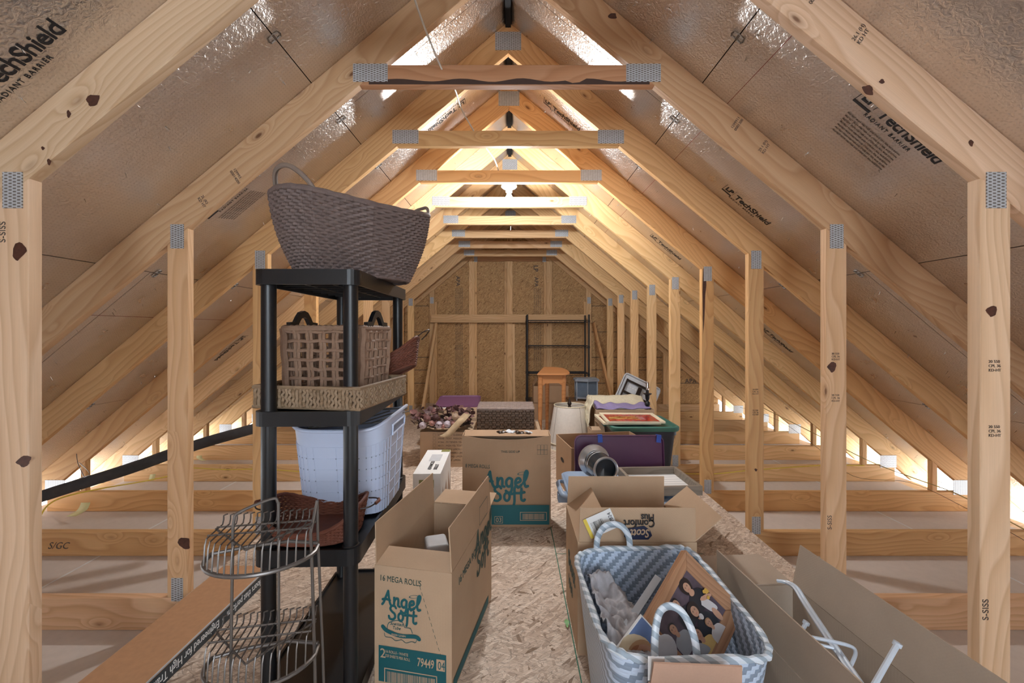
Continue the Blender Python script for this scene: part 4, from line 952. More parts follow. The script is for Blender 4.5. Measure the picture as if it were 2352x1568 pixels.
# ---------------------------------------------------------------- shower caddy
T = thing('shower_caddy', 'bronze wire corner shower caddy standing in front of the black shelving unit', 'shower caddy', (-0.600,1.055,0), R(10))
def tier(z, dx=0.0, sc=1.0):
    ring = MB(); arc = [(-0.125,0.035)]+[(-0.128*math.cos(a),0.02-0.105*math.sin(a)) for a in [PI*i/18 for i in range(1,18)]]+[(0.125,0.035)]
    ring.tube([(x*sc+dx,y*sc,z) for x,y in arc], 0.0052, 8, closed=False)
    ring.tube([(-0.125*sc+dx,0.035*sc,z),(-0.05*sc+dx,0.050*sc,z+0.004),(0.05*sc+dx,0.050*sc,z+0.010),(0.125*sc+dx,0.035*sc,z+0.006)],0.0045,8); ring.build('shelf_rim', M_WIREG, T)
    w = MB(); top = z+0.062
    n = 15
    for i in range(n):
        x = -0.112+0.224*i/(n-1); yf = 0.02-0.105*math.sqrt(max(0,1-(x/0.128)**2))
        w.tube([(x*sc+dx,yf*sc,z),(x*sc+dx,yf*sc+0.006,top-0.012),(x*sc+dx,yf*sc+0.014,top),(x*sc+dx,0.060*sc,top),(x*sc+dx,0.066*sc,top+0.010),(x*sc+dx,0.066*sc,top+0.020),(min(x+0.010,0.115)*sc+dx,0.064*sc,top+0.024)],0.0019,5)
    for y in (0.0,0.045): w.tube([(-0.118*sc+dx,y*sc,top),(0.118*sc+dx,y*sc,top)],0.0024,6)
    w.tube([(-0.118*sc+dx,0.040,top-0.002),(0,-0.085*sc,top-0.002),(0.118*sc+dx,0.040,top-0.002)],0.0028,6)
    w.build('shelf_wires', M_WIREG, T)
for z in (0.585,0.325,0.07): tier(z)
fr = MB()
fr.tube(bez([(-0.055,-0.035,0.0),(-0.052,-0.035,0.30),(-0.050,-0.030,0.60),(-0.048,-0.028,0.690),(-0.036,-0.020,0.708),(0.020,0.010,0.722),(0.034,0.016,0.712),(0.036,0.016,0.66),(0.038,0.012,0.30),(0.040,0.010,0.0)],8),0.0036,8)
fr.tube([(0.122,0.04,0.70),(0.108,0.03,0.62),(0.110,0.03,0.585),(0.118,0.03,0.30),(0.124,0.03,0.0)],0.0042,8); fr.tube([(0.122,0.04,0.70),(0.122,0.045,0.60),(0.134,0.045,0.30),(0.142,0.045,0.0)],0.0036,8)
fr.build('frame', M_WIREG, T)

# ---------------------------------------------------------------- blue-grey strap basket and its contents
def strap_mat():
    m, nt, b = mat_new('blue_grey_strapping')
    tc = N(nt,'ShaderNodeTexCoord'); sep = N(nt,'ShaderNodeSeparateXYZ'); L(nt, tc.outputs['Object'], sep.inputs[0])
    u = mth(nt,'DIVIDE', mth(nt,'ADD',sep.outputs[0],sep.outputs[1]), 0.0112); v = mth(nt,'DIVIDE', sep.outputs[2], 0.0098)
    iu = mth(nt,'FLOOR',u); iv = mth(nt,'FLOOR',v)
    s = mth(nt,'LESS_THAN', mth(nt,'FLOORED_MODULO', mth(nt,'SUBTRACT',iu,iv), 4.0), 1.5)
    col = mixc(nt, s, (0.24,0.31,0.41), (0.54,0.65,0.80)); L(nt, col, b.inputs['Base Color']); b.inputs['Roughness'].default_value = 0.35
    fu = mth(nt,'ABSOLUTE', mth(nt,'SUBTRACT',mth(nt,'FRACT',u),0.5)); fv = mth(nt,'ABSOLUTE', mth(nt,'SUBTRACT',mth(nt,'FRACT',v),0.5))
    h = mth(nt,'SUBTRACT', 1.0, mth(nt,'MAXIMUM',fu,fv)); bump(nt, b, h, 0.6, 0.003); return m
M_STRAP = strap_mat()
def braid_mat():
    m, nt, b = mat_new('braided_strap')
    tc = N(nt,'ShaderNodeTexCoord'); sep = N(nt,'ShaderNodeSeparateXYZ'); L(nt, tc.outputs['Object'], sep.inputs[0])
    w = mth(nt,'FRACT', mth(nt,'MULTIPLY', mth(nt,'ADD',mth(nt,'ADD',sep.outputs[0],mth(nt,'MULTIPLY',sep.outputs[1],1.1)),mth(nt,'MULTIPLY',sep.outputs[2],1.2)), 24.0))
    col = mixc(nt, mth(nt,'GREATER_THAN',w,0.5), (0.66,0.73,0.80), (0.34,0.42,0.50)); L(nt, col, b.inputs['Base Color']); b.inputs['Roughness'].default_value = 0.4; return m
M_BRAID = braid_mat()
T = thing('strap_basket', 'blue and white woven strap basket holding framed family photographs', 'basket', (0.432,1.205,0.0), R(1.5))
BW, BD, BH = 0.400, 0.490, 0.402
def sb(u, v, o=0.0):
    k = 0.80+0.20*v; p = ellipt(BW/2*k+o, BD/2*k+o, 6.5)(2*PI*u); p.z = 0.02+(BH-0.02)*v+0.008*math.sin(2*PI*u*2)*v; return p
mb = MB(); mb.grid(lambda u,v: sb(u,v), 120, 30, True); mb.grid(lambda u,v: sb(u,1-v,-0.006), 120, 30, True)
m = 60; mb.add([sb(i/m,0) for i in range(m)],[tuple(range(m))]); mb.add([sb(i/m,0,-0.006)+Vector((0,0,0.004)) for i in range(m)],[tuple(range(m))]); mb.build('basket_body', M_STRAP, T)
mb = MB(); mb.tube([sb(i/110,1.0)+Vector((0,0,0.002+0.0012*math.sin(i*1.6))) for i in range(110)], [0.0085+0.0018*math.sin(i*1.15) for i in range(110)], 8, closed=True); mb.build('rim', M_BRAID, T)
def strap(T, pts, w):
    mb = MB(); p = bez(pts,8); vs=[]
    for i_,q in enumerate(p):
        t_ = p[min(i_+1,len(p)-1)]-p[max(i_-1,0)]; n_ = Vector((-t_.z,0,t_.x)).normalized(); vs += [q+n_*w/2,q-n_*w/2]
    mb.add(vs,[(2*i,2*i+1,2*i+3,2*i+2) for i in range(len(p)-1)],True); mb.build('handle', M_BRAID, T, thick=0.005)
def arch2(c, w, h, lean=0.0):
    return [(c[0]-w/2,c[1],c[2]-0.02),(c[0]-w/2+0.004,c[1]+lean*0.3,c[2]+h*0.45),(c[0]-w*0.28,c[1]+lean*0.8,c[2]+h*0.88),(c[0],c[1]+lean,c[2]+h),(c[0]+w*0.28,c[1]+lean*0.8,c[2]+h*0.88),(c[0]+w/2-0.004,c[1]+lean*0.3,c[2]+h*0.45),(c[0]+w/2,c[1],c[2]-0.02)]
strap(T, arch2((-0.060,BD/2,BH), 0.115, 0.085), 0.020); strap(T, arch2((-0.045,-BD/2+0.004,BH), 0.098, 0.095, 0.04), 0.016)
# family photograph in its frame
Ta = Vector((0.507,1.225,0.515)); e1 = Vector((0.150,-0.030,-0.150)).normalized(); e2 = Vector((-0.155,-0.10,-0.105)); e2 = (e2-e1*e2.dot(e1)).normalized()
FW, FH = 0.246, 0.213     # along e2 (top edge) and along e1 (downward)
nrm = e2.cross(e1); nrm = nrm if nrm.y < 0 else -nrm
FM = Matrix(((-e2), (-e1), (-e2).cross(-e1))).transposed().to_4x4(); FM.translation = Ta+e2*FW/2+e1*FH/2
if FM.to_3x3().col[2].y > 0: FM = FM @ Matrix.Rotation(0,4,'X')
T = thing('picture_frame', 'wide walnut frame with a family portrait, propped diagonally in the blue strap basket', 'picture frame', (0,0,0)); T.matrix_local = FM
def frame_parts(T, w, h, b, t, mat, lip=0.006):
    for ang,ln,off in ((0,w,h/2),(PI,w,h/2),(PI/2,h,w/2),(-PI/2,h,w/2)):
        mb = MB(); a = ln/2
        vs = [(-a,0,0),(a,0,0),(a-b,-b,0),(-a+b,-b,0),(-a,0,t),(a,0,t),(a-b,-b,t*0.45),(-a+b,-b,t*0.45)]
        mb.add(vs,[(0,1,2,3)[::1],(7,6,5,4),(0,4,5,1),(1,5,6,2),(2,6,7,3),(3,7,4,0)]); o = mb.build('frame_rail', mat, T, bevel=0.0015); o.matrix_local = Matrix.Rotation(ang,4,'Z') @ Matrix.Translation((0,off,0))
frame_parts(T, FW, FH, 0.036, 0.024, M_FRAMEW)
M_PBG = plain('portrait_backdrop',(0.085,0.065,0.085),0.25,noise_amt=0.5,scale=14); M_SK = plain('printed_skin',(0.44,0.25,0.17),0.35,noise_amt=0.08,scale=60); M_HAIR = plain('printed_dark_hair',(0.018,0.013,0.014),0.35); M_SUIT = plain('printed_dark_suit',(0.02,0.022,0.03),0.35)
M_GRYC = plain('printed_grey_jacket',(0.30,0.32,0.36),0.35); M_YELS = plain('printed_yellow_shirt',(0.60,0.42,0.16),0.35); M_WHTC = plain('printed_white_cloth',(0.48,0.46,0.47),0.35); M_FLOW = plain('printed_flowers',(0.50,0.30,0.06),0.35)
MB().box((-FW/2+0.03,-FH/2+0.03,0.006),(FW/2-0.03,FH/2-0.03,0.009)).build('photo_print', M_PBG, T)
lay = [0.0092]
def blob(T, x, y, rx, ry, mat, ang=0.0, wob=0.0, seed=0, pts=None):
    lay[0] += 0.00012; mb = MB(); k = 20
    if pts: vs = [(a,b_,lay[0]) for a,b_ in [(q.x,q.y) for q in bez(pts+[pts[0]],4)[:-1]]]
    else:
        vs = []
        for i in range(k):
            a = 2*PI*i/k; px_ = rx*math.cos(a)*(1+wob*math.sin(3*a+seed)); py_ = ry*math.sin(a)*(1+wob*math.cos(2*a+seed)); vs.append((x+px_*math.cos(ang)-py_*math.sin(ang),y+px_*math.sin(ang)+py_*math.cos(ang),lay[0]))
    mb.add(vs,[tuple(range(len(vs)))]); return mb.build('printed_figure', mat, T)
up = -0.35     # the sitters lean within the frame
def sitter(x, y, s, body, hair, hr=1.25, lean=0.0, neck=True, beard=False):
    s *= 1.12
    blob(T,0,0,0,0,body,pts=[(x-1.9*s,y-4.6*s),(x-1.75*s,y-2.1*s),(x-0.6*s,y-1.25*s),(x+0.6*s,y-1.25*s),(x+1.8*s,y-2.1*s),(x+2.0*s,y-4.6*s)])
    if neck: blob(T,x,y-1.15*s,0.42*s,0.55*s,M_SK)
    blob(T,x,y+0.18*s,0.98*s*hr/1.25,1.15*s*hr/1.2,hair,wob=0.06)
    blob(T,x+0.03*s,y-0.08*s,0.70*s,0.93*s,M_SK,wob=0.02)
    for d in (-1,1): blob(T,x+d*0.27*s,y+0.08*s,0.11*s,0.05*s,M_HAIR); blob(T,x+d*0.27*s,y+0.24*s,0.17*s,0.035*s,M_HAIR)
    blob(T,x+0.02*s,y-0.14*s,0.08*s,0.16*s,plain('printed_nose',(0.50,0.27,0.19),0.35) if 'nose' not in globals() else nose)
    blob(T,x+0.02*s,y-0.46*s,0.20*s,0.045*s,plain('printed_lips',(0.45,0.10,0.09),0.35) if 'lips' not in globals() else lips)
nose = plain('printed_nose',(0.50,0.27,0.19),0.35); lips = plain('printed_lips',(0.45,0.10,0.09),0.35)
sitter(-0.058,0.028,0.0125,M_GRYC,M_HAIR,1.1); sitter(-0.006,0.052,0.0125,M_SUIT,M_HAIR,1.1); blob(T,-0.006,0.030,0.0035,0.010,M_WHTC)
sitter(0.050,0.050,0.0130,M_SUIT,M_HAIR,1.65); blob(T,0.050,0.032,0.009,0.008,M_SK)
sitter(0.018,0.004,0.0135,M_SUIT,M_HAIR,1.55); blob(T,0.022,-0.018,0.006,0.008,M_WHTC)
blob(T,0,0,0,0,M_WHTC,pts=[(0.045,-0.005),(0.062,0.006),(0.072,-0.020),(0.074,-0.045),(0.055,-0.040)]); blob(T,0.070,-0.005,0.020,0.006,M_SK,-0.5); blob(T,0.060,-0.052,0.008,0.020,M_SK)
sitter(-0.020,-0.030,0.0135,M_YELS,M_HAIR,1.15); blob(T,0,0,0,0,M_GRYC,pts=[(-0.052,-0.070),(-0.050,-0.050),(-0.033,-0.043),(-0.022,-0.074)])
sitter(0.024,-0.042,0.0105,M_WHTC,plain('printed_baby_hair',(0.30,0.17,0.09),0.35),1.05)
for i in range(5): blob(T,0.078+0.006*math.cos(i*1.9),0.000+0.010*math.sin(i*2.3),0.0045,0.0045,M_FLOW)
# unframed canvas print of a child in a hat
Tb = thing('canvas_print', 'unframed square print of a child in a cream hat in the strap basket', 'photograph', (0,0,0))
c0 = P(1474,1412,1.06); d1 = Vector((0.140,0.010,-0.155)).normalized(); d2 = Vector((-0.135,-0.05,-0.115)); d2 = (d2-d1*d2.dot(d1)).normalized(); S_ = 0.130
CM = Matrix((-d2,-d1,(-d2).cross(-d1))).transposed().to_4x4(); CM.translation = c0+d2*S_/2+d1*S_/2; Tb.matrix_local = CM @ Matrix.Rotation(PI/4,4,'Z')
# local frame now has +y up the picture plane
sq = Matrix.Rotation(-PI/4,4,'Z')
o = MB().box((-S_/2,-S_/2,-0.006),(S_/2,S_/2,0.0)).build('print_edge', M_WHITE, Tb); o.matrix_local = sq
o = MB().box((-S_/2+0.003,-S_/2+0.003,0.0),(S_/2-0.003,S_/2-0.003,0.0008)).build('photo_print', plain('print_blue',(0.13,0.19,0.36),0.3,noise_amt=0.25,scale=8), Tb); o.matrix_local = sq
lay[0] = 0.0010; T = Tb; yc = 0.022
blob(T,0.0,yc,0.052,0.050,plain('printed_hat',(0.66,0.52,0.34),0.4,noise_amt=0.15),wob=0.06); blob(T,0.004,yc-0.016,0.034,0.036,plain('printed_hat_shadow',(0.42,0.24,0.12),0.4)); blob(T,-0.006,yc+0.035,0.030,0.022,plain('printed_hat_crown',(0.72,0.58,0.40),0.4),wob=0.1); blob(T,0.0,yc-0.020,0.027,0.031,M_SK)
for d in (-1,1): blob(T,d*0.010,yc-0.020,0.0045,0.0028,M_HAIR)
blob(T,0,0,0,0,plain('printed_auburn_hair',(0.30,0.12,0.06),0.4),pts=[(-0.026,yc-0.012),(-0.022,yc+0.008),(0,yc+0.014),(0.022,yc+0.006),(0.026,yc-0.012),(0.010,yc-0.004),(-0.004,yc-0.010),(-0.012,yc-0.004)]); blob(T,0,yc-0.032,0.003,0.003,nose); blob(T,0,yc-0.041,0.008,0.0025,lips); blob(T,0,yc-0.082,0.045,0.035,M_WHTC)
# gauze
mb = MB()
def gz(u,v):
    x = 0.262+0.125*u; y = 1.02+0.36*v; z = 0.300+0.05*noise.noise((x*14,y*14,1.3))+0.026*noise.noise((x*36,y*30,4.1))+0.007*noise.noise((x*90,y*80,7))+0.04*(1-u)+0.02
    return (x+0.012*noise.noise((y*30,x*20,2)), y+0.014*noise.noise((x*30,y*20,5)), z)
mb.grid(gz,46,80); tag(mb.build('gauze_cloth', M_GAUZE, thick=0.002), 'crumpled grey gauze cloth in the left side of the blue strap basket', 'cloth')
# small blue plastic strip and cardboard sheet
tag(MB().box((-0.010,-0.10,-0.002),(0.010,0.10,0.002)).build('plastic_strip', M_WIREW, loc=(0.395,1.23,0.36), rot=(R(25),R(20),R(-40))), 'pale blue plastic strip behind the walnut frame in the strap basket', 'strip')
bx_ = carton('taped cardboard piece with one flap up, nearest to the front rim of the strap basket', (0.302,0.735,0), R(-3), 0.195, 0.17, 0.40, {'b':78}, card('reddish_board',(0.52,0.33,0.24)), lens={'b':0.052})
mb = MB(); mb.grid(lambda u,v: (0.0+0.035*u,0.172+0.001,0.40+0.052*v+0.002*noise.noise((u*9,v*9,0))),10,8); mb.build('clear_tape', plain('clear_tape',(0.62,0.60,0.58),0.12,0.1), bx_)
# ---------------------------------------------------------------- lamp holder, bulb and cable
T = thing('ceiling_bulb_lamp', 'white porcelain lamp holder with a glowing bulb under the third collar tie in view', 'light', (BULB[0],BULB[1],2.235))
MB().lathe([(0,0.0),(0.050,0.0),(0.058,-0.008),(0.058,-0.022),(0.046,-0.032),(0.026,-0.038),(0.024,-0.062),(0,-0.062)],28,cap=False).build('lamp_holder', plain('porcelain',(0.85,0.85,0.83),0.25), T)
MB().lathe([(0,-0.058),(0.014,-0.062),(0.017,-0.080),(0.030,-0.105),(0.032,-0.122),(0.026,-0.140),(0.012,-0.150),(0,-0.152)],24,cap=False).build('bulb', M_BULB, T)
o = T.children[-1]
MB().lathe([(0,0),(0.052,0),(0.052,0.03),(0,0.03)],8,cap=False).build('junction_box', M_GREYM, T)
tag(MB().box((-0.05,3.112,2.265),(0.05,3.30,2.282)).build('lamp_mounting_board', M_PINE), 'small pine board behind the lamp holder, reaching back from the tie', 'board')
def P3(px,py,Y): return P(px,py,Y)
M_CABLE = plain('white_cable',(0.62,0.58,0.52),0.5)
mb = MB(); cb = bez([P(940,-40,1.60),P(965,35,1.70),P(990,100,1.76),P(1010,148,1.84),P(1030,190,1.90),P(1045,205,1.96),P(1060,250,2.2),P(1085,295,2.44),P(1100,318,2.55),P(1120,344,2.75),P(1135,365,2.90),P(1143,385,3.05),P(1146,398,3.115)],6)
mb.tube(cb,0.0042,7); tag(mb.build('electric_cable', M_CABLE), 'white electric cable draped over the collar ties toward the lit bulb', 'cable')
# ---------------------------------------------------------------- foam-wrapped pipe, wires, tags on the left
T = thing('insulated_pipe', 'black foam-wrapped pipe slung across the left eave, fixed with pale zip ties', 'pipe', (0,0,0))
pp = bez([P(40,1158,2.22),P(150,1122,2.26),P(300,1075,2.34),P(450,1022,2.44),P(583,984,2.56),P(660,962,2.64)],6)
MB().tube(pp,0.030,16).build('pipe_body', M_FOAM, T)
for px,py,Yv in ((190,1109,2.285),(203,1105,2.29)):
    c = P(px,py,Yv); d = (pp[14]-pp[10]).normalized()
    MB().tube([c+d*0.006,c-d*0.006],0.0315,16).build('zip_tie', M_WHITE, T)
c = P(196,1100,2.29); MB().tube(bez([c,P(186,1080,2.33),P(178,1060,2.40),P(176,1042,2.46)],5),0.0018,5).tube(bez([c,P(205,1085,2.33),P(182,1062,2.46)],5),0.0018,5).build('hanging_tie', M_WIREG, T)
tag(MB().tube(bez([P(90,1190,2.4),P(110,1160,2.5),P(150,1140,2.7),P(230,1122,2.95),P(330,1105,3.2),P(392,1092,3.4)],6),0.0045,6).build('yellow_cable', M_YEL), 'yellow cable snaking along the left eave joists below the black pipe', 'cable')
tag(MB().tube(bez([P(440,1074,3.66),P(520,1078,3.66),P(600,1077,3.66),P(690,1083,3.66)],5),0.0045,6).build('yellow_cable', M_YEL), 'yellow cable stapled along a joist left of the shelving unit', 'cable')
def tagleaf(pts, w, lab):
    mb = MB(); p = bez(pts,6); vs=[]
    for q in p: vs += [q+Vector((0.0,0.0,0)),q+Vector((w,-0.01,0.006))]
    mb.add(vs,[(2*i,2*i+1,2*i+3,2*i+2) for i in range(len(p)-1)],True); tag(mb.build('paper_tag', plain('yellow_paper',(0.62,0.58,0.30),0.7), thick=0.0008), lab, 'tag')
tagleaf([P(186,1154,2.95),P(184,1160,2.93),P(176,1172,2.9),P(152,1186,2.87)],0.075,'pale yellow printed paper tag curling off a left eave joist')
tagleaf([P(345,1089,3.65),P(343,1096,3.64),P(340,1104,3.63)],0.055,'small yellow paper tag on the joist beside the left inner stud')
tagleaf([P(452,1046,4.25),P(452,1052,4.24),P(462,1058,4.22)],0.06,'yellow paper tag on a joist behind the left inner stud')
o = MB().box((-0.045,-0.016,0),(0.045,0.016,0.0008)).build('roof_label', M_WHITE, ceil[-1]); o.location = (su(1.72),2.76,-0.0014); barcode(ceil[-1],0,0.0,0,0,M_BLACKINK); bpy.data.objects.remove(ceil[-1].children[-1])
# wires on the right
tag(MB().tube(bez([P(1560,1087,3.66),P(1640,1088,3.66),P(1720,1080,3.66),P(1800,1074,3.66),P(1900,1068,3.66),P(1985,1069,3.66)],5),0.0045,6).build('yellow_cable', M_YEL), 'yellow cable stapled along a joist right of the green-lidded tote', 'cable')
tag(MB().tube(bez([P(1730,925,5.2),P(1800,960,4.6),P(1900,1010,4.0),P(2000,1060,3.5),P(2100,1098,3.1),P(2200,1135,2.8),P(2352,1215,2.3)],6),0.0036,6).build('yellow_cable', plain('dull_yellow_cable',(0.48,0.36,0.14),0.5)), 'dull yellow cable descending through the right eave toward the viewer', 'cable')
tag(MB().tube(bez([P(1700,935,5.2),P(1790,966,4.6),P(1880,1030,4.0),P(1960,1093,3.5),P(2090,1108,3.1),P(2225,1170,2.7),P(2352,1240,2.3)],6),0.0014,5).build('thin_wire', M_DKBR), 'thin dark wire sagging over the joists in the right eave', 'wire')
# ---------------------------------------------------------------- half-round table
T = thing('half_round_table', 'small half-round oak side table standing in front of the stacked tan cartons', 'table', (0.45,4.72,0), 0, rot=(R(-7),0,0))
T.rotation_euler = (R(7),0,0)
topz = 0.715
poly = [(-0.165,-0.15),(0.12,-0.155),(0.165,-0.135),(0.187,-0.085),(0.185,0.0),(0.165,0.09),(0.12,0.16),(0.05,0.20),(-0.07,0.205)]
mb = MB(); pc = [(q.x,q.y) for q in bez(poly[1:8],4)]; full = [poly[0]]+pc+[poly[8]]
mb.prism(full, topz-0.018, topz); mb.build('table_top', M_OAK, T, bevel=0.004)
for x,y,r in ((-0.125,-0.10,0.027),(0.125,-0.10,0.024),(-0.03,0.15,0.024)):
    MB().lathe([(r*0.72,0),(r*0.85,0.25),(r,0.5),(r,topz-0.018)],16).build('leg', M_OAK, T, loc=(x,y,0))
mb = MB(); M2 = Matrix.Translation((0,-0.105,0)) @ Matrix.Rotation(PI/2,4,'X')
mb.prism([(-0.11,topz-0.02),(0.11,topz-0.02),(0.11,topz-0.135),(0.085,topz-0.125),(0.075,topz-0.11),(-0.075,topz-0.115),(-0.09,topz-0.135),(-0.11,topz-0.15)][::-1],-0.009,0.009,M2); mb.build('apron', M_OAK, T)
mb = MB(); mb.tube([(-0.09,-0.10,topz-0.07),(-0.05,0.13,topz-0.07)],0.0,4); 
for a,b in (((-0.11,-0.08),(-0.05,0.14)),((0.11,-0.08),(0.0,0.15))):
    a=Vector((*a,0)); b=Vector((*b,0)); d=(b-a).normalized(); nn=Vector((-d.y,d.x,0))*0.008; q=MB()
    q.hexa([a-nn+Vector((0,0,topz-0.11)),a+nn+Vector((0,0,topz-0.11)),b+nn+Vector((0,0,topz-0.11)),b-nn+Vector((0,0,topz-0.11)),a-nn+Vector((0,0,topz-0.018)),a+nn+Vector((0,0,topz-0.018)),b+nn+Vector((0,0,topz-0.018)),b-nn+Vector((0,0,topz-0.018))]); q.build('apron', M_OAK, T)
# ---------------------------------------------------------------- black wire rack at the gable
T = thing('wire_shelf_rack', 'empty black wire rack standing against the far gable', 'shelf rack', (0.245,6.20,0))
RW_, RD_ = 0.895, 0.33
for x in (0,RW_):
    for y in (0,RD_): MB().lathe([(0.0,0),(0.013,0.002),(0.013,0.03),(0.0125,0.04),(0.0125,1.375),(0,1.38)],12,cap=False).build('post', M_WIREB, T, loc=(x,y,0))
for z in (1.295,0.92,0.52,0.12):
    mb = MB()
    for zz in (z,z-0.028): mb.tube([(0,0,zz),(RW_,0,zz),(RW_,RD_,zz),(0,RD_,zz)],0.0035,6,closed=True)
    zg = [(RW_*i/24,0,z-0.028*(i%2)) for i in range(25)]; mb.tube(zg,0.0022,4); mb.tube([(x,RD_,zz) for x,_,zz in zg],0.0022,4)
    for i in range(1,13): mb.tube([(0,RD_*i/13,z),(RW_,RD_*i/13,z)],0.0016,4)
    for i in (0.33,0.66): mb.tube([(RW_*i,0,z-0.004),(RW_*i,RD_,z-0.004)],0.003,4)
    for x in (0,RW_):
        for y in (0,RD_): mb.lathe([(0.018,z-0.030),(0.016,z+0.004)],10,Matrix.Translation((x,y,0)))
    mb.build('shelf', M_WIREB, T)
# ---------------------------------------------------------------- grey fireplace heater
T = thing('fireplace_heater', 'small grey metal fireplace heater with a glazed bay front on a carton', 'heater', (0.865,4.80,0.354))
w,d,h = 0.235,0.15,0.255
mb = MB(); mb.prism([(-0.135,-0.02),(0.0,-0.075),(0.135,-0.02),(0.135,0.14),(-0.135,0.14)],h-0.035,h-0.010); mb.prism([(-0.118,-0.012),(0.0,-0.06),(0.118,-0.012),(0.118,0.13),(-0.118,0.13)],h-0.010,h); mb.build('hood', M_GREYM, T, bevel=0.003)
mb = MB(); mb.prism([(-0.115,0.0),(0.0,-0.05),(0.115,0.0),(0.115,0.12),(-0.115,0.12)],0.025,0.045)
for x,y in ((-0.115,0.0),(0.0,-0.05),(0.115,0.0),(-0.115,0.12),(0.115,0.12)): mb.box((x-0.007,y-0.007,0),(x+0.007,y+0.007,h-0.03)) if y>-0.04 else mb.box((x-0.004,y-0.004,0.03),(x+0.004,y+0.004,h-0.03))
mb.box((-0.115,0.112,0.03),(0.115,0.12,h-0.03)); mb.build('cabinet', M_GREYM, T)
mb = MB(); mb.add([(-0.112,-0.001,0.045),(0,-0.050,0.045),(0,-0.050,h-0.035),(-0.112,-0.001,h-0.035)],[(0,1,2,3)]); mb.add([(0.112,-0.001,0.045),(0,-0.050,0.045),(0,-0.050,h-0.035),(0.112,-0.001,h-0.035)],[(3,2,1,0)]); mb.build('glazed_door', plain('smoked_glass',(0.10,0.13,0.17),0.12), T)
# ---------------------------------------------------------------- folding table leaning
T = thing('folding_tray_table', 'pale grey folding table top leaning with its dark folded legs showing', 'folding table', tuple(P(1462,905,4.55)))
T.rotation_euler = (R(72), R(0), 0)
T.rotation_mode = 'XYZ'
TMx = Matrix.Translation(P(1464,903,4.55)) @ Matrix.Rotation(R(72),4,'X') @ Matrix.Rotation(R(-27),4,'Z'); T.matrix_local = TMx
mbl = lid_mesh(0.41,0.30,0.035,0.035,rim=0.02); mbl.build('table_top', M_GREYP, T)
mb = MB()
for y in (0.075,-0.055): mb.box((-0.165,y-0.011,0.030),(0.15,y+0.011,0.044))
for x in (-0.155,0.145): mb.box((x-0.009,-0.11,0.028),(x+0.009,0.09,0.042))
mb.build('folded_leg', M_DKBR, T); MB().box((-0.022,-0.10,0.034),(0.022,0.055,0.056)).build('hinge_bracket', M_DKBR, T, bevel=0.006)
mb = MB()
for i in range(9):
    for y in (0.02,-0.09): mb.box((-0.13+i*0.03,y-0.006,0.0165),(-0.118+i*0.03,y+0.006,0.0185))
mb.build('moulded_socket', M_WHITE, T)
# ---------------------------------------------------------------- towels in the carton
def cloth(name, fn, nu, nv, mat, label, cat):
    mb = MB(); mb.grid(fn, nu, nv); tag(mb.build(name, mat, thick=0.008), label, cat)
def tw(u,v):
    x = 0.80+0.54*u; s = v
    if s<0.5: y = 4.20+0.14*s*2; z = 0.36+0.13*math.sin(s*2*PI/2)
    else: y = 4.34+0.10*(s-0.5)*2; z = 0.49-0.10*(s-0.5)*2
    z += 0.018*noise.noise((x*8,s*5,1)) - 0.06*max(0,u-0.82)*5*0.5
    return (x,y+0.015*noise.noise((x*9,s*6,4)),z)
cloth('towel', tw, 40, 16, M_TOWEL, 'cream terry towel rolled over the back of the towel carton', 'towel')
def tw2(u,v):
    x = 0.81+0.52*u; y = 4.02+0.15*v; return (x,y,0.405+0.030*v+0.02*noise.noise((x*10,y*10,3))+0.01*math.sin(x*40)*v)
cloth('towel', tw2, 40, 12, M_PTOWEL, 'lilac terry towel folded in the front of the towel carton', 'towel')
def tw3(u,v):
    a = v*2.6; x = 0.80-0.012-0.050*math.sin(a*0.9)*(1+0.1*u); y = 3.97+0.30*u; z = 0.47-0.24*v+0.03*math.cos(a)+0.02*noise.noise((u*6,v*6,2)); return (x+0.015*noise.noise((u*9,v*7,8)),y,z)
cloth('towel', tw3, 24, 30, M_TOWEL, 'cream terry towel spilling down the left side of the towel carton', 'towel')
# candlestick lamp base
T = thing('candlestick_lamp', 'black turned candlestick lamp base without a shade, standing in the towel carton', 'lamp', tuple(P(1487,960,4.06)-Vector((0,0,0.20))))
MB().lathe([(0,0.14),(0.05,0.142),(0.05,0.15),(0.02,0.17),(0.012,0.20),(0.011,0.275),(0.016,0.282),(0.011,0.290),(0.016,0.310),(0.026,0.330),(0.024,0.350),(0.013,0.362),(0.013,0.372),(0.019,0.385),(0.022,0.42),(0.040,0.430),(0.040,0.436),(0.014,0.440),(0.014,0.468),(0,0.47)],24,cap=False).build('turned_column', M_WIREB, T)
MB().lathe([(0,0.468),(0.013,0.470),(0.016,0.50),(0.014,0.505),(0.016,0.530),(0.010,0.545),(0,0.546)],16,cap=False).tube([(0.010,0,0.49),(0.030,0,0.495)],0.003,6).build('socket', M_CHROME, T)
# ---------------------------------------------------------------- green-lidded tote
T = thing('storage_tote', 'charcoal plastic storage tote with a dark green snap-on lid', 'storage bin', (1.095,3.645,0))
mb = MB()
def tot(a,b,z,r,n=6): return [(x,y,z) for x,y in rrect(-a/2,-b/2,a/2,b/2,r,n)]
def loops(mb, ls, capb=True, capt=False, smooth=True):
    m = len(ls[0]); vs = [p for l in ls for p in l]
    fs = [(a*m+i,a*m+(i+1)%m,(a+1)*m+(i+1)%m,(a+1)*m+i) for a in range(len(ls)-1) for i in range(m)]
    if capb: fs.append(tuple(reversed(range(m))))
    if capt: fs.append(tuple((len(ls)-1)*m+i for i in range(m)))
    mb.add(vs, fs, smooth); return mb
loops(mb,[tot(0.44,0.38,0,0.05),tot(0.50,0.43,0.30,0.05),tot(0.52,0.45,0.302,0.05),tot(0.52,0.45,0.345,0.05)],True,True)
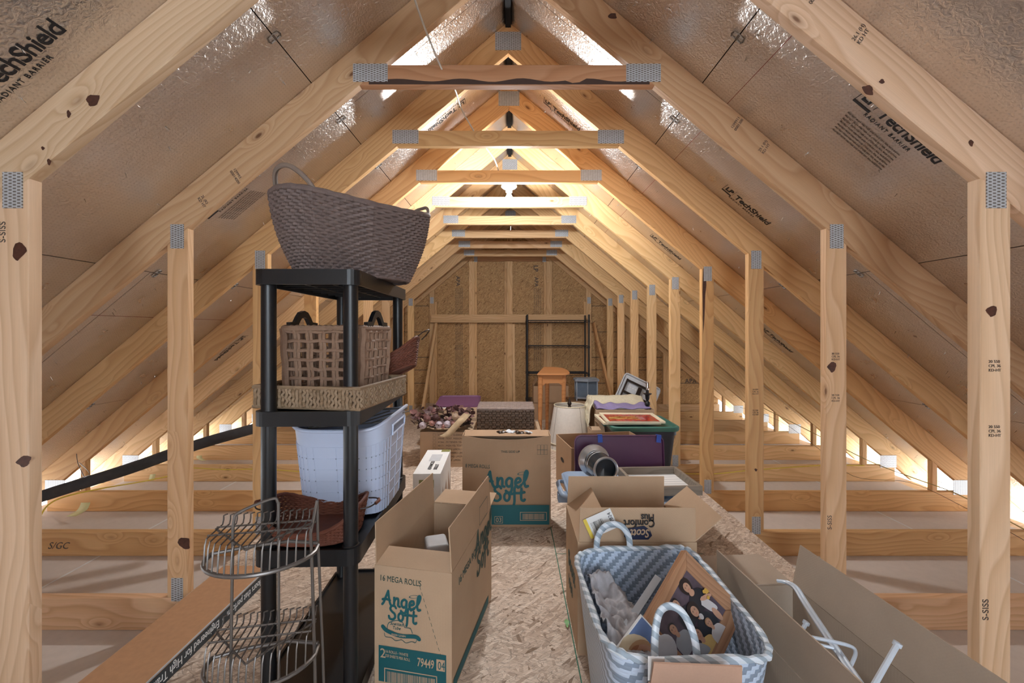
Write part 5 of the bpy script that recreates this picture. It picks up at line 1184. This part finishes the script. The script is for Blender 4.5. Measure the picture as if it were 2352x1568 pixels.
for x in (-0.13,0.0,0.13): mb.box((x-0.012,-0.222,0.03),(x+0.012,-0.19,0.30))
mb.build('tub', M_TOTE, T)
loops(MB(),[tot(0.545,0.475,0.335,0.055),tot(0.56,0.49,0.345,0.06),tot(0.56,0.49,0.368,0.06),tot(0.54,0.47,0.376,0.055),tot(0.52,0.45,0.374,0.05),tot(0.50,0.43,0.352,0.05)],True,True).box((-0.30,-0.04,0.335),(-0.27,0.04,0.352)).build('lid', M_GREEN, T)
def pframe(loc, rz, w, h, label, pic, tilt=0.0):
    T = thing('picture_frame', label, 'picture frame', loc, 0, rot=(tilt,0,rz)); 
    for ang,ln,off in ((0,w,h/2),(PI,w,h/2),(PI/2,h,w/2),(-PI/2,h,w/2)):
        mb = MB(); a = ln/2; b=0.028; t=0.016
        vs = [(-a,0,0),(a,0,0),(a-b,-b,0),(-a+b,-b,0),(-a,0,t),(a,0,t),(a-b,-b,t*0.6),(-a+b,-b,t*0.6)]
        mb.add(vs,[(0,1,2,3),(7,6,5,4),(0,4,5,1),(1,5,6,2),(2,6,7,3),(3,7,4,0)]); o = mb.build('frame_rail', M_CREAM, T); o.matrix_local = Matrix.Rotation(ang,4,'Z') @ Matrix.Translation((0,off,0))
    MB().box((-w/2+0.02,-h/2+0.02,0.002),(w/2-0.02,h/2-0.02,0.006)).build('picture', pic, T); return T
M_REDP = plain('red_print',(0.42,0.035,0.02),0.2,noise_amt=0.3,scale=22)
pframe((1.00,3.655,0.378), 0.02, 0.47, 0.36, 'cream frame lying lowest on the green tote lid', M_REDP)
T = pframe((1.03,3.625,0.396), -0.03, 0.47, 0.36, 'cream frame with a red and gold picture, topmost on the green tote lid', M_REDP)
M_GOLD = plain('gold_print',(0.55,0.33,0.10),0.3,0.3); M_PINKP = plain('pink_print',(0.45,0.16,0.18),0.3)
mb = MB()
for i in range(12):
    a = i*0.9; mb.tube(bez([(-0.17+0.02*math.cos(a),-0.02+0.04*math.sin(a*1.7),0.008),(-0.08,0.05*math.sin(a*2.1),0.008),(0.03+0.06*math.sin(a),0.07*math.cos(a*1.4),0.008)],5),0.0022,4,flat=0.4)
mb.build('picture_detail', M_GOLD, T); MB().box((0.06,-0.07,0.0062),(0.11,0.05,0.0075)).build('picture_detail', M_PINKP, T)
# ---------------------------------------------------------------- purple lid leaning with blue tape
T = thing('bin_cover', 'purple plastic bin lid standing upright with two strips of blue tape', 'lid', (0.708,2.745,0.382), 0, rot=(R(84),0,0))
lid_mesh(0.572,0.36,0.022,0.045).build('lid_panel', M_PURPLE, T, loc=(0,-0.09,0))
for x,rz in ((-0.120,0.03),(0.245,-0.12)):
    q = MB(); q.box((-0.015,0.045,0.0225),(0.015,0.092,0.0240)); q.box((-0.015,0.088,0.0),(0.015,0.0925,0.024)); o = q.build('tape_strip', M_BLUET, T, loc=(x,0,0), rot=(0,0,rz))
# ---------------------------------------------------------------- slate tote with things on it
T = thing('storage_tote', 'low navy tote with a slate-blue lid behind the tissue carton', 'storage bin', (0.66,2.40,0), 0)
loops(MB(),[tot(0.56,0.44,0,0.05),tot(0.63,0.50,0.235,0.05)],True,True).build('tub', M_NAVY, T)
loops(MB(),[tot(0.655,0.525,0.232,0.05),tot(0.67,0.54,0.240,0.055),tot(0.67,0.54,0.262,0.055),tot(0.65,0.52,0.268,0.05),tot(0.62,0.49,0.256,0.045)],True,True).build('lid', M_STEELB, T)
MB().tube(bez([(-0.325,-0.12,0.25),(-0.365,-0.10,0.262),(-0.375,0,0.272),(-0.365,0.10,0.262),(-0.325,0.12,0.25)],6),0.013,10,flat=0.6).box((-0.385,-0.07,0.205),(-0.33,-0.01,0.245)).build('handle', M_STEELB, T)
# silver and black cylinder
T = thing('blender_cup', 'silver and black ribbed kitchen appliance cylinder lying before the purple lid', 'appliance', (0,0,0))
ax = (P(1398,1090,2.34)-P(1366,1064,2.56)).normalized(); st = P(1364,1062,2.56); st.z = 0.366
T.matrix_local = Matrix.Translation(st) @ ax.to_track_quat('Z','Y').to_matrix().to_4x4()
MB().lathe([(0,-0.02),(0.085,-0.02),(0.094,-0.01),(0.094,0.012),(0.075,0.03),(0.070,0.036),(0,0.036)],32,cap=False).build('silver_collar', M_SILVER, T)
MB().lathe([(0,0.03),(0.066,0.036),(0.066,0.05),(0.072,0.056),(0.070,0.16),(0.066,0.19),(0.060,0.17),(0,0.165)],32,cap=False).build('dark_barrel', M_DARKG, T)
MB().lathe([(0.060,0.186),(0.071,0.188),(0.073,0.196),(0.066,0.202),(0.060,0.198)],32,cap=False).build('silver_ring', M_SILVER, T)
for k in (0.060,0.085): MB().lathe([(0.0705,k),(0.0735,k+0.004),(0.0705,k+0.008)],32,cap=False).build('silver_band', M_SILVER, T)
_sf = frame3((0,0,0),(1,0,0),(0,1,0))
tm = Matrix.Rotation(R(100),4,'Z')
_v = T.matrix_local.to_3x3().inverted() @ Vector((-0.45,-0.65,0.6)); text('NUTRI', 0.024, M_WHITE, T, Matrix.Rotation(math.atan2(_v.y,_v.x),4,'Z') @ Matrix.Translation((0.0735,0,0.10)) @ Matrix.Rotation(PI/2,4,'Y') @ Matrix.Rotation(PI/2,4,'Z'))
# wooden shadow-box tray
T = thing('shadow_box_frame', 'deep weathered wooden box frame with a pale panel, on the slate tote', 'picture frame', (0.845,2.415,0.272), R(3))
w,h,t,b = 0.355,0.335,0.050,0.018
for a,b_ in (((-w/2,-h/2,0),(w/2,-h/2+b,t)),((-w/2,h/2-b,0),(w/2,h/2,t)),((-w/2,-h/2+b,0),(-w/2+b,h/2-b,t)),((w/2-b,-h/2+b,0),(w/2,h/2-b,t))): MB().box(a,b_).build('frame_rail', M_GREYW, T, bevel=0.0015)
mb = MB(); mb.box((-w/2+b,-h/2+b,0.004),(w/2-b,h/2-b,0.010)); mb.build('pale_panel', M_WHITE, T)
mb = MB()
for i in range(1,9): mb.box((-w/2+b,-h/2+i*0.037,0.0101),(w/2-b,-h/2+i*0.037+0.0015,0.0106))
mb.build('panel_line', M_GREYM, T)
# ---------------------------------------------------------------- lampshades
def shade(label, loc, rz=0):
    T = thing('lampshade', label, 'lampshade', loc, rz)
    prof = [(0.208,0.0),(0.203,0.03),(0.188,0.12),(0.172,0.22),(0.158,0.31),(0.150,0.352)]
    mb = MB(); k = 8
    def f(u,v):
        a = 2*PI*u; i = min(int(v*5),4); fr = v*5-i; r = prof[i][0]*(1-fr)+prof[i+1][0]*fr; z = prof[i][1]*(1-fr)+prof[i+1][1]*fr
        return (r*math.cos(a),r*math.sin(a),z)
    mb.grid(f,64,20,True); mb.grid(lambda u,v: tuple(Vector(f(u,1-v))*1.0-Vector((0.002*math.cos(2*PI*u),0.002*math.sin(2*PI*u),0))),64,20,True); mb.build('shade_cloth', M_SHADE, T)
    for z,r in ((0.0,0.209),(0.352,0.151)): MB().tube([(r*math.cos(2*PI*i/48),r*math.sin(2*PI*i/48),z) for i in range(48)],0.0045,6,closed=True).build('piping', M_CREAM, T)
    mb = MB()
    for i in range(4): mb.tube([Vector(f((i+0.35)/4,v/10))*1.004 for v in range(11)],0.0016,4)
    mb.build('seam', M_HND, T); return T
T = shade('front cream bell lampshade with a dark finial, standing upside up behind the file carton', (0.588,4.20,0.060))
T['label'] = 'front cream bell lampshade with a dark turned finial, behind the open file carton'
mb = MB()
for i in range(3): a = 2*PI*i/3+0.4; mb.tube([(0.012*math.cos(a),0.012*math.sin(a),0.34),(0.15*math.cos(a),0.15*math.sin(a),0.350)],0.002,5)
mb.build('spider', M_CHROME, T); MB().lathe([(0,0.33),(0.018,0.332),(0.012,0.345),(0.021,0.365),(0.019,0.38),(0.010,0.395),(0.007,0.41),(0.002,0.432),(0,0.433)],18,cap=False).build('finial', M_DKBR, T)
shade('second cream bell lampshade, nested inside and showing below the one with the finial', (0.586,4.20,0.0))
# ---------------------------------------------------------------- dark woven box
T = thing('woven_storage_box', 'dark brown woven lidded storage box on the wide product-list carton', 'basket', (-0.270,3.60,0.302))
mb = MB(); w,d,h = 0.475,0.31,0.185; rs = random.Random(4)
def weave_face(mb, o, eu, ev, nu, nv, du, dv):
    o=Vector(o); eu=Vector(eu); ev=Vector(ev); n_=eu.cross(ev).normalized()
    for j in range(nv):
        for i in range(nu):
            c = o+eu*(i+0.5)/nu+ev*(j+0.5)/nv; over = (i+j)%2; a = eu/nu*(0.70 if over else 0.30); b_ = ev/nv*(0.44 if over else 0.50); hh = n_*(0.0055 if over else 0.0030)
            mb.add([c-a-b_,c+a-b_,c+a+b_,c-a+b_,c-a*0.7-b_*0.8+hh,c+a*0.7-b_*0.8+hh,c+a*0.7+b_*0.8+hh,c-a*0.7+b_*0.8+hh],[(4,5,6,7),(0,1,5,4),(1,2,6,5),(2,3,7,6),(3,0,4,7)])
weave_face(mb,(0,0,0),(w,0,0),(0,0,h-0.012),15,9,0,0); weave_face(mb,(w,0,0),(0,d,0),(0,0,h-0.012),10,9,0,0); weave_face(mb,(0,d,0),(0,-d,0),(0,0,h-0.012),10,9,0,0); weave_face(mb,(w,d,0),(-w,0,0),(0,0,h-0.012),15,9,0,0)
mb.box((0.001,0.001,0),(w-0.001,d-0.001,h-0.012)); mb.build('box_body', M_DWICK, T)
mb = MB(); weave_face(mb,(0,0,h),(w,0,0),(0,d,0),14,12,0,0); mb.box((-0.004,-0.004,h-0.014),(w+0.004,d+0.004,h)); mb.tube([(-0.005,-0.005,h),(w+0.005,-0.005,h),(w+0.005,d+0.005,h),(-0.005,d+0.005,h)],0.006,6,closed=True); mb.build('lid', weave_mat('pale_cane',(0.10,0.065,0.055),(0.42,0.33,0.29),rough=0.4), T)  # lid cane in a lighter tone than the body
# ---------------------------------------------------------------- dried flower wreath
T = thing('flower_wreath', 'dried flower wreath of mauve leaves and pale roses with a burlap bow', 'wreath', (-0.570,3.74,0.318), 0.1)
rs = random.Random(11); ring = MB()
for k in range(60):
    a0 = rs.uniform(0,6.28); r0 = rs.uniform(0.17,0.24); ring.tube(bez([(r0*math.cos(a0+t*0.45),r0*math.sin(a0+t*0.45)*0.8,0.01+0.04*rs.random()) for t in range(4)],3),0.004,4)
ring.build('twig_ring', plain('dark_twigs',(0.035,0.02,0.016),0.8), T)
mats = [plain('mauve_leaf',(0.17,0.075,0.07),0.7,noise_amt=0.25),plain('tan_leaf',(0.36,0.25,0.17),0.7,noise_amt=0.25),plain('plum_leaf',(0.075,0.03,0.03),0.6,noise_amt=0.2)]
for mi,m_ in enumerate(mats):
    lf = MB()
    for k in range(90):
        a = rs.uniform(0,6.28); rr_ = rs.uniform(0.14,0.27); c = Vector((rr_*math.cos(a),rr_*math.sin(a)*0.8,rs.uniform(0.02,0.13 if math.sin(a)>-0.4 else 0.09)))
        E = Euler((rs.uniform(-1,1),rs.uniform(-1,1),rs.uniform(0,6.28))).to_matrix(); s_ = rs.uniform(0.020,0.042)
        pts_ = [(0,-1,0),(0.55,-0.4,0.15),(0.6,0.3,0.2),(0,1,0.0),(-0.6,0.3,0.2),(-0.55,-0.4,0.15),(0,0,-0.05)]
        lf.add([c+E @ Vector(p_)*s_ for p_ in pts_],[(6,i,(i+1)%6) for i in range(6)],True)
    tag(lf.build('leaves', m_, T), kind='stuff')
def rose(c, r, m_):
    mb = MB()
    for L_ in range(4):
        rr_ = r*(1-0.22*L_)
        for k in range(5):
            a = 2*PI*k/5+L_*0.6; mb.grid(lambda u,v: Vector(c)+Vector((rr_*math.cos(a+(u-0.5)*1.5)*(0.4+0.6*v),-r*0.2*L_-rr_*0.35*(1-v),rr_*math.sin(a+(u-0.5)*1.5)*(0.4+0.6*v))),4,3)
    mb.build('rose', m_, T)
M_ROSE = plain('lilac_white_rose',(0.50,0.43,0.48),0.7); M_PINK = plain('dusty_pink_rose',(0.40,0.20,0.17),0.7)
for x,z,r,m_ in ((-0.165,0.045,0.030,M_ROSE),(-0.035,0.045,0.031,M_ROSE),(0.035,0.05,0.030,M_ROSE),(-0.09,0.06,0.024,M_PINK),(0.085,0.055,0.026,M_PINK),(0.0,0.035,0.02,M_PINK),(-0.13,0.10,0.030,mats[0]),(-0.06,0.11,0.026,mats[2]),(0.10,0.11,0.030,mats[1])): rose((x,-0.205,z),r,m_)
mb = MB(); p = bez([(0.20,-0.06,0.10),(0.16,-0.20,0.085),(0.10,-0.235,0.03),(0.05,-0.25,-0.02),(0.0,-0.26,-0.045)],6); vs=[]
for q in p: vs += [q+Vector((-0.03,0,0.012)),q+Vector((0.03,0,-0.004))]
mb.add(vs,[(2*i,2*i+1,2*i+3,2*i+2) for i in range(len(p)-1)],True); mb.build('burlap_bow', plain('burlap',(0.42,0.31,0.19),0.9,noise_amt=0.15,bumpy=0.6), T, thick=0.003)
# kraft envelope and paper behind the wreath
o = MB().box((-0.065,-0.001,-0.045),(0.065,0.001,0.045)).build('kraft_envelope', M_CARD, loc=(-0.345,4.02,0.370), rot=(R(-12),R(8),0.05)); tag(o,'kraft envelope leaning between the wreath and the dark woven box','envelope')
# bits on the deck
o = MB().grid(lambda u,v: ((u-0.5)*0.02*(1-abs(v-0.5)*1.6),(v-0.5)*0.045,0.004+0.006*math.sin(v*3)),4,6).build('plastic_leaf', plain('green_leaf_scrap',(0.20,0.45,0.16),0.5)); o.location = (0.235,1.66,0.002); tag(o,'tiny green leaf scrap on the deck beside the tissue carton','scrap')
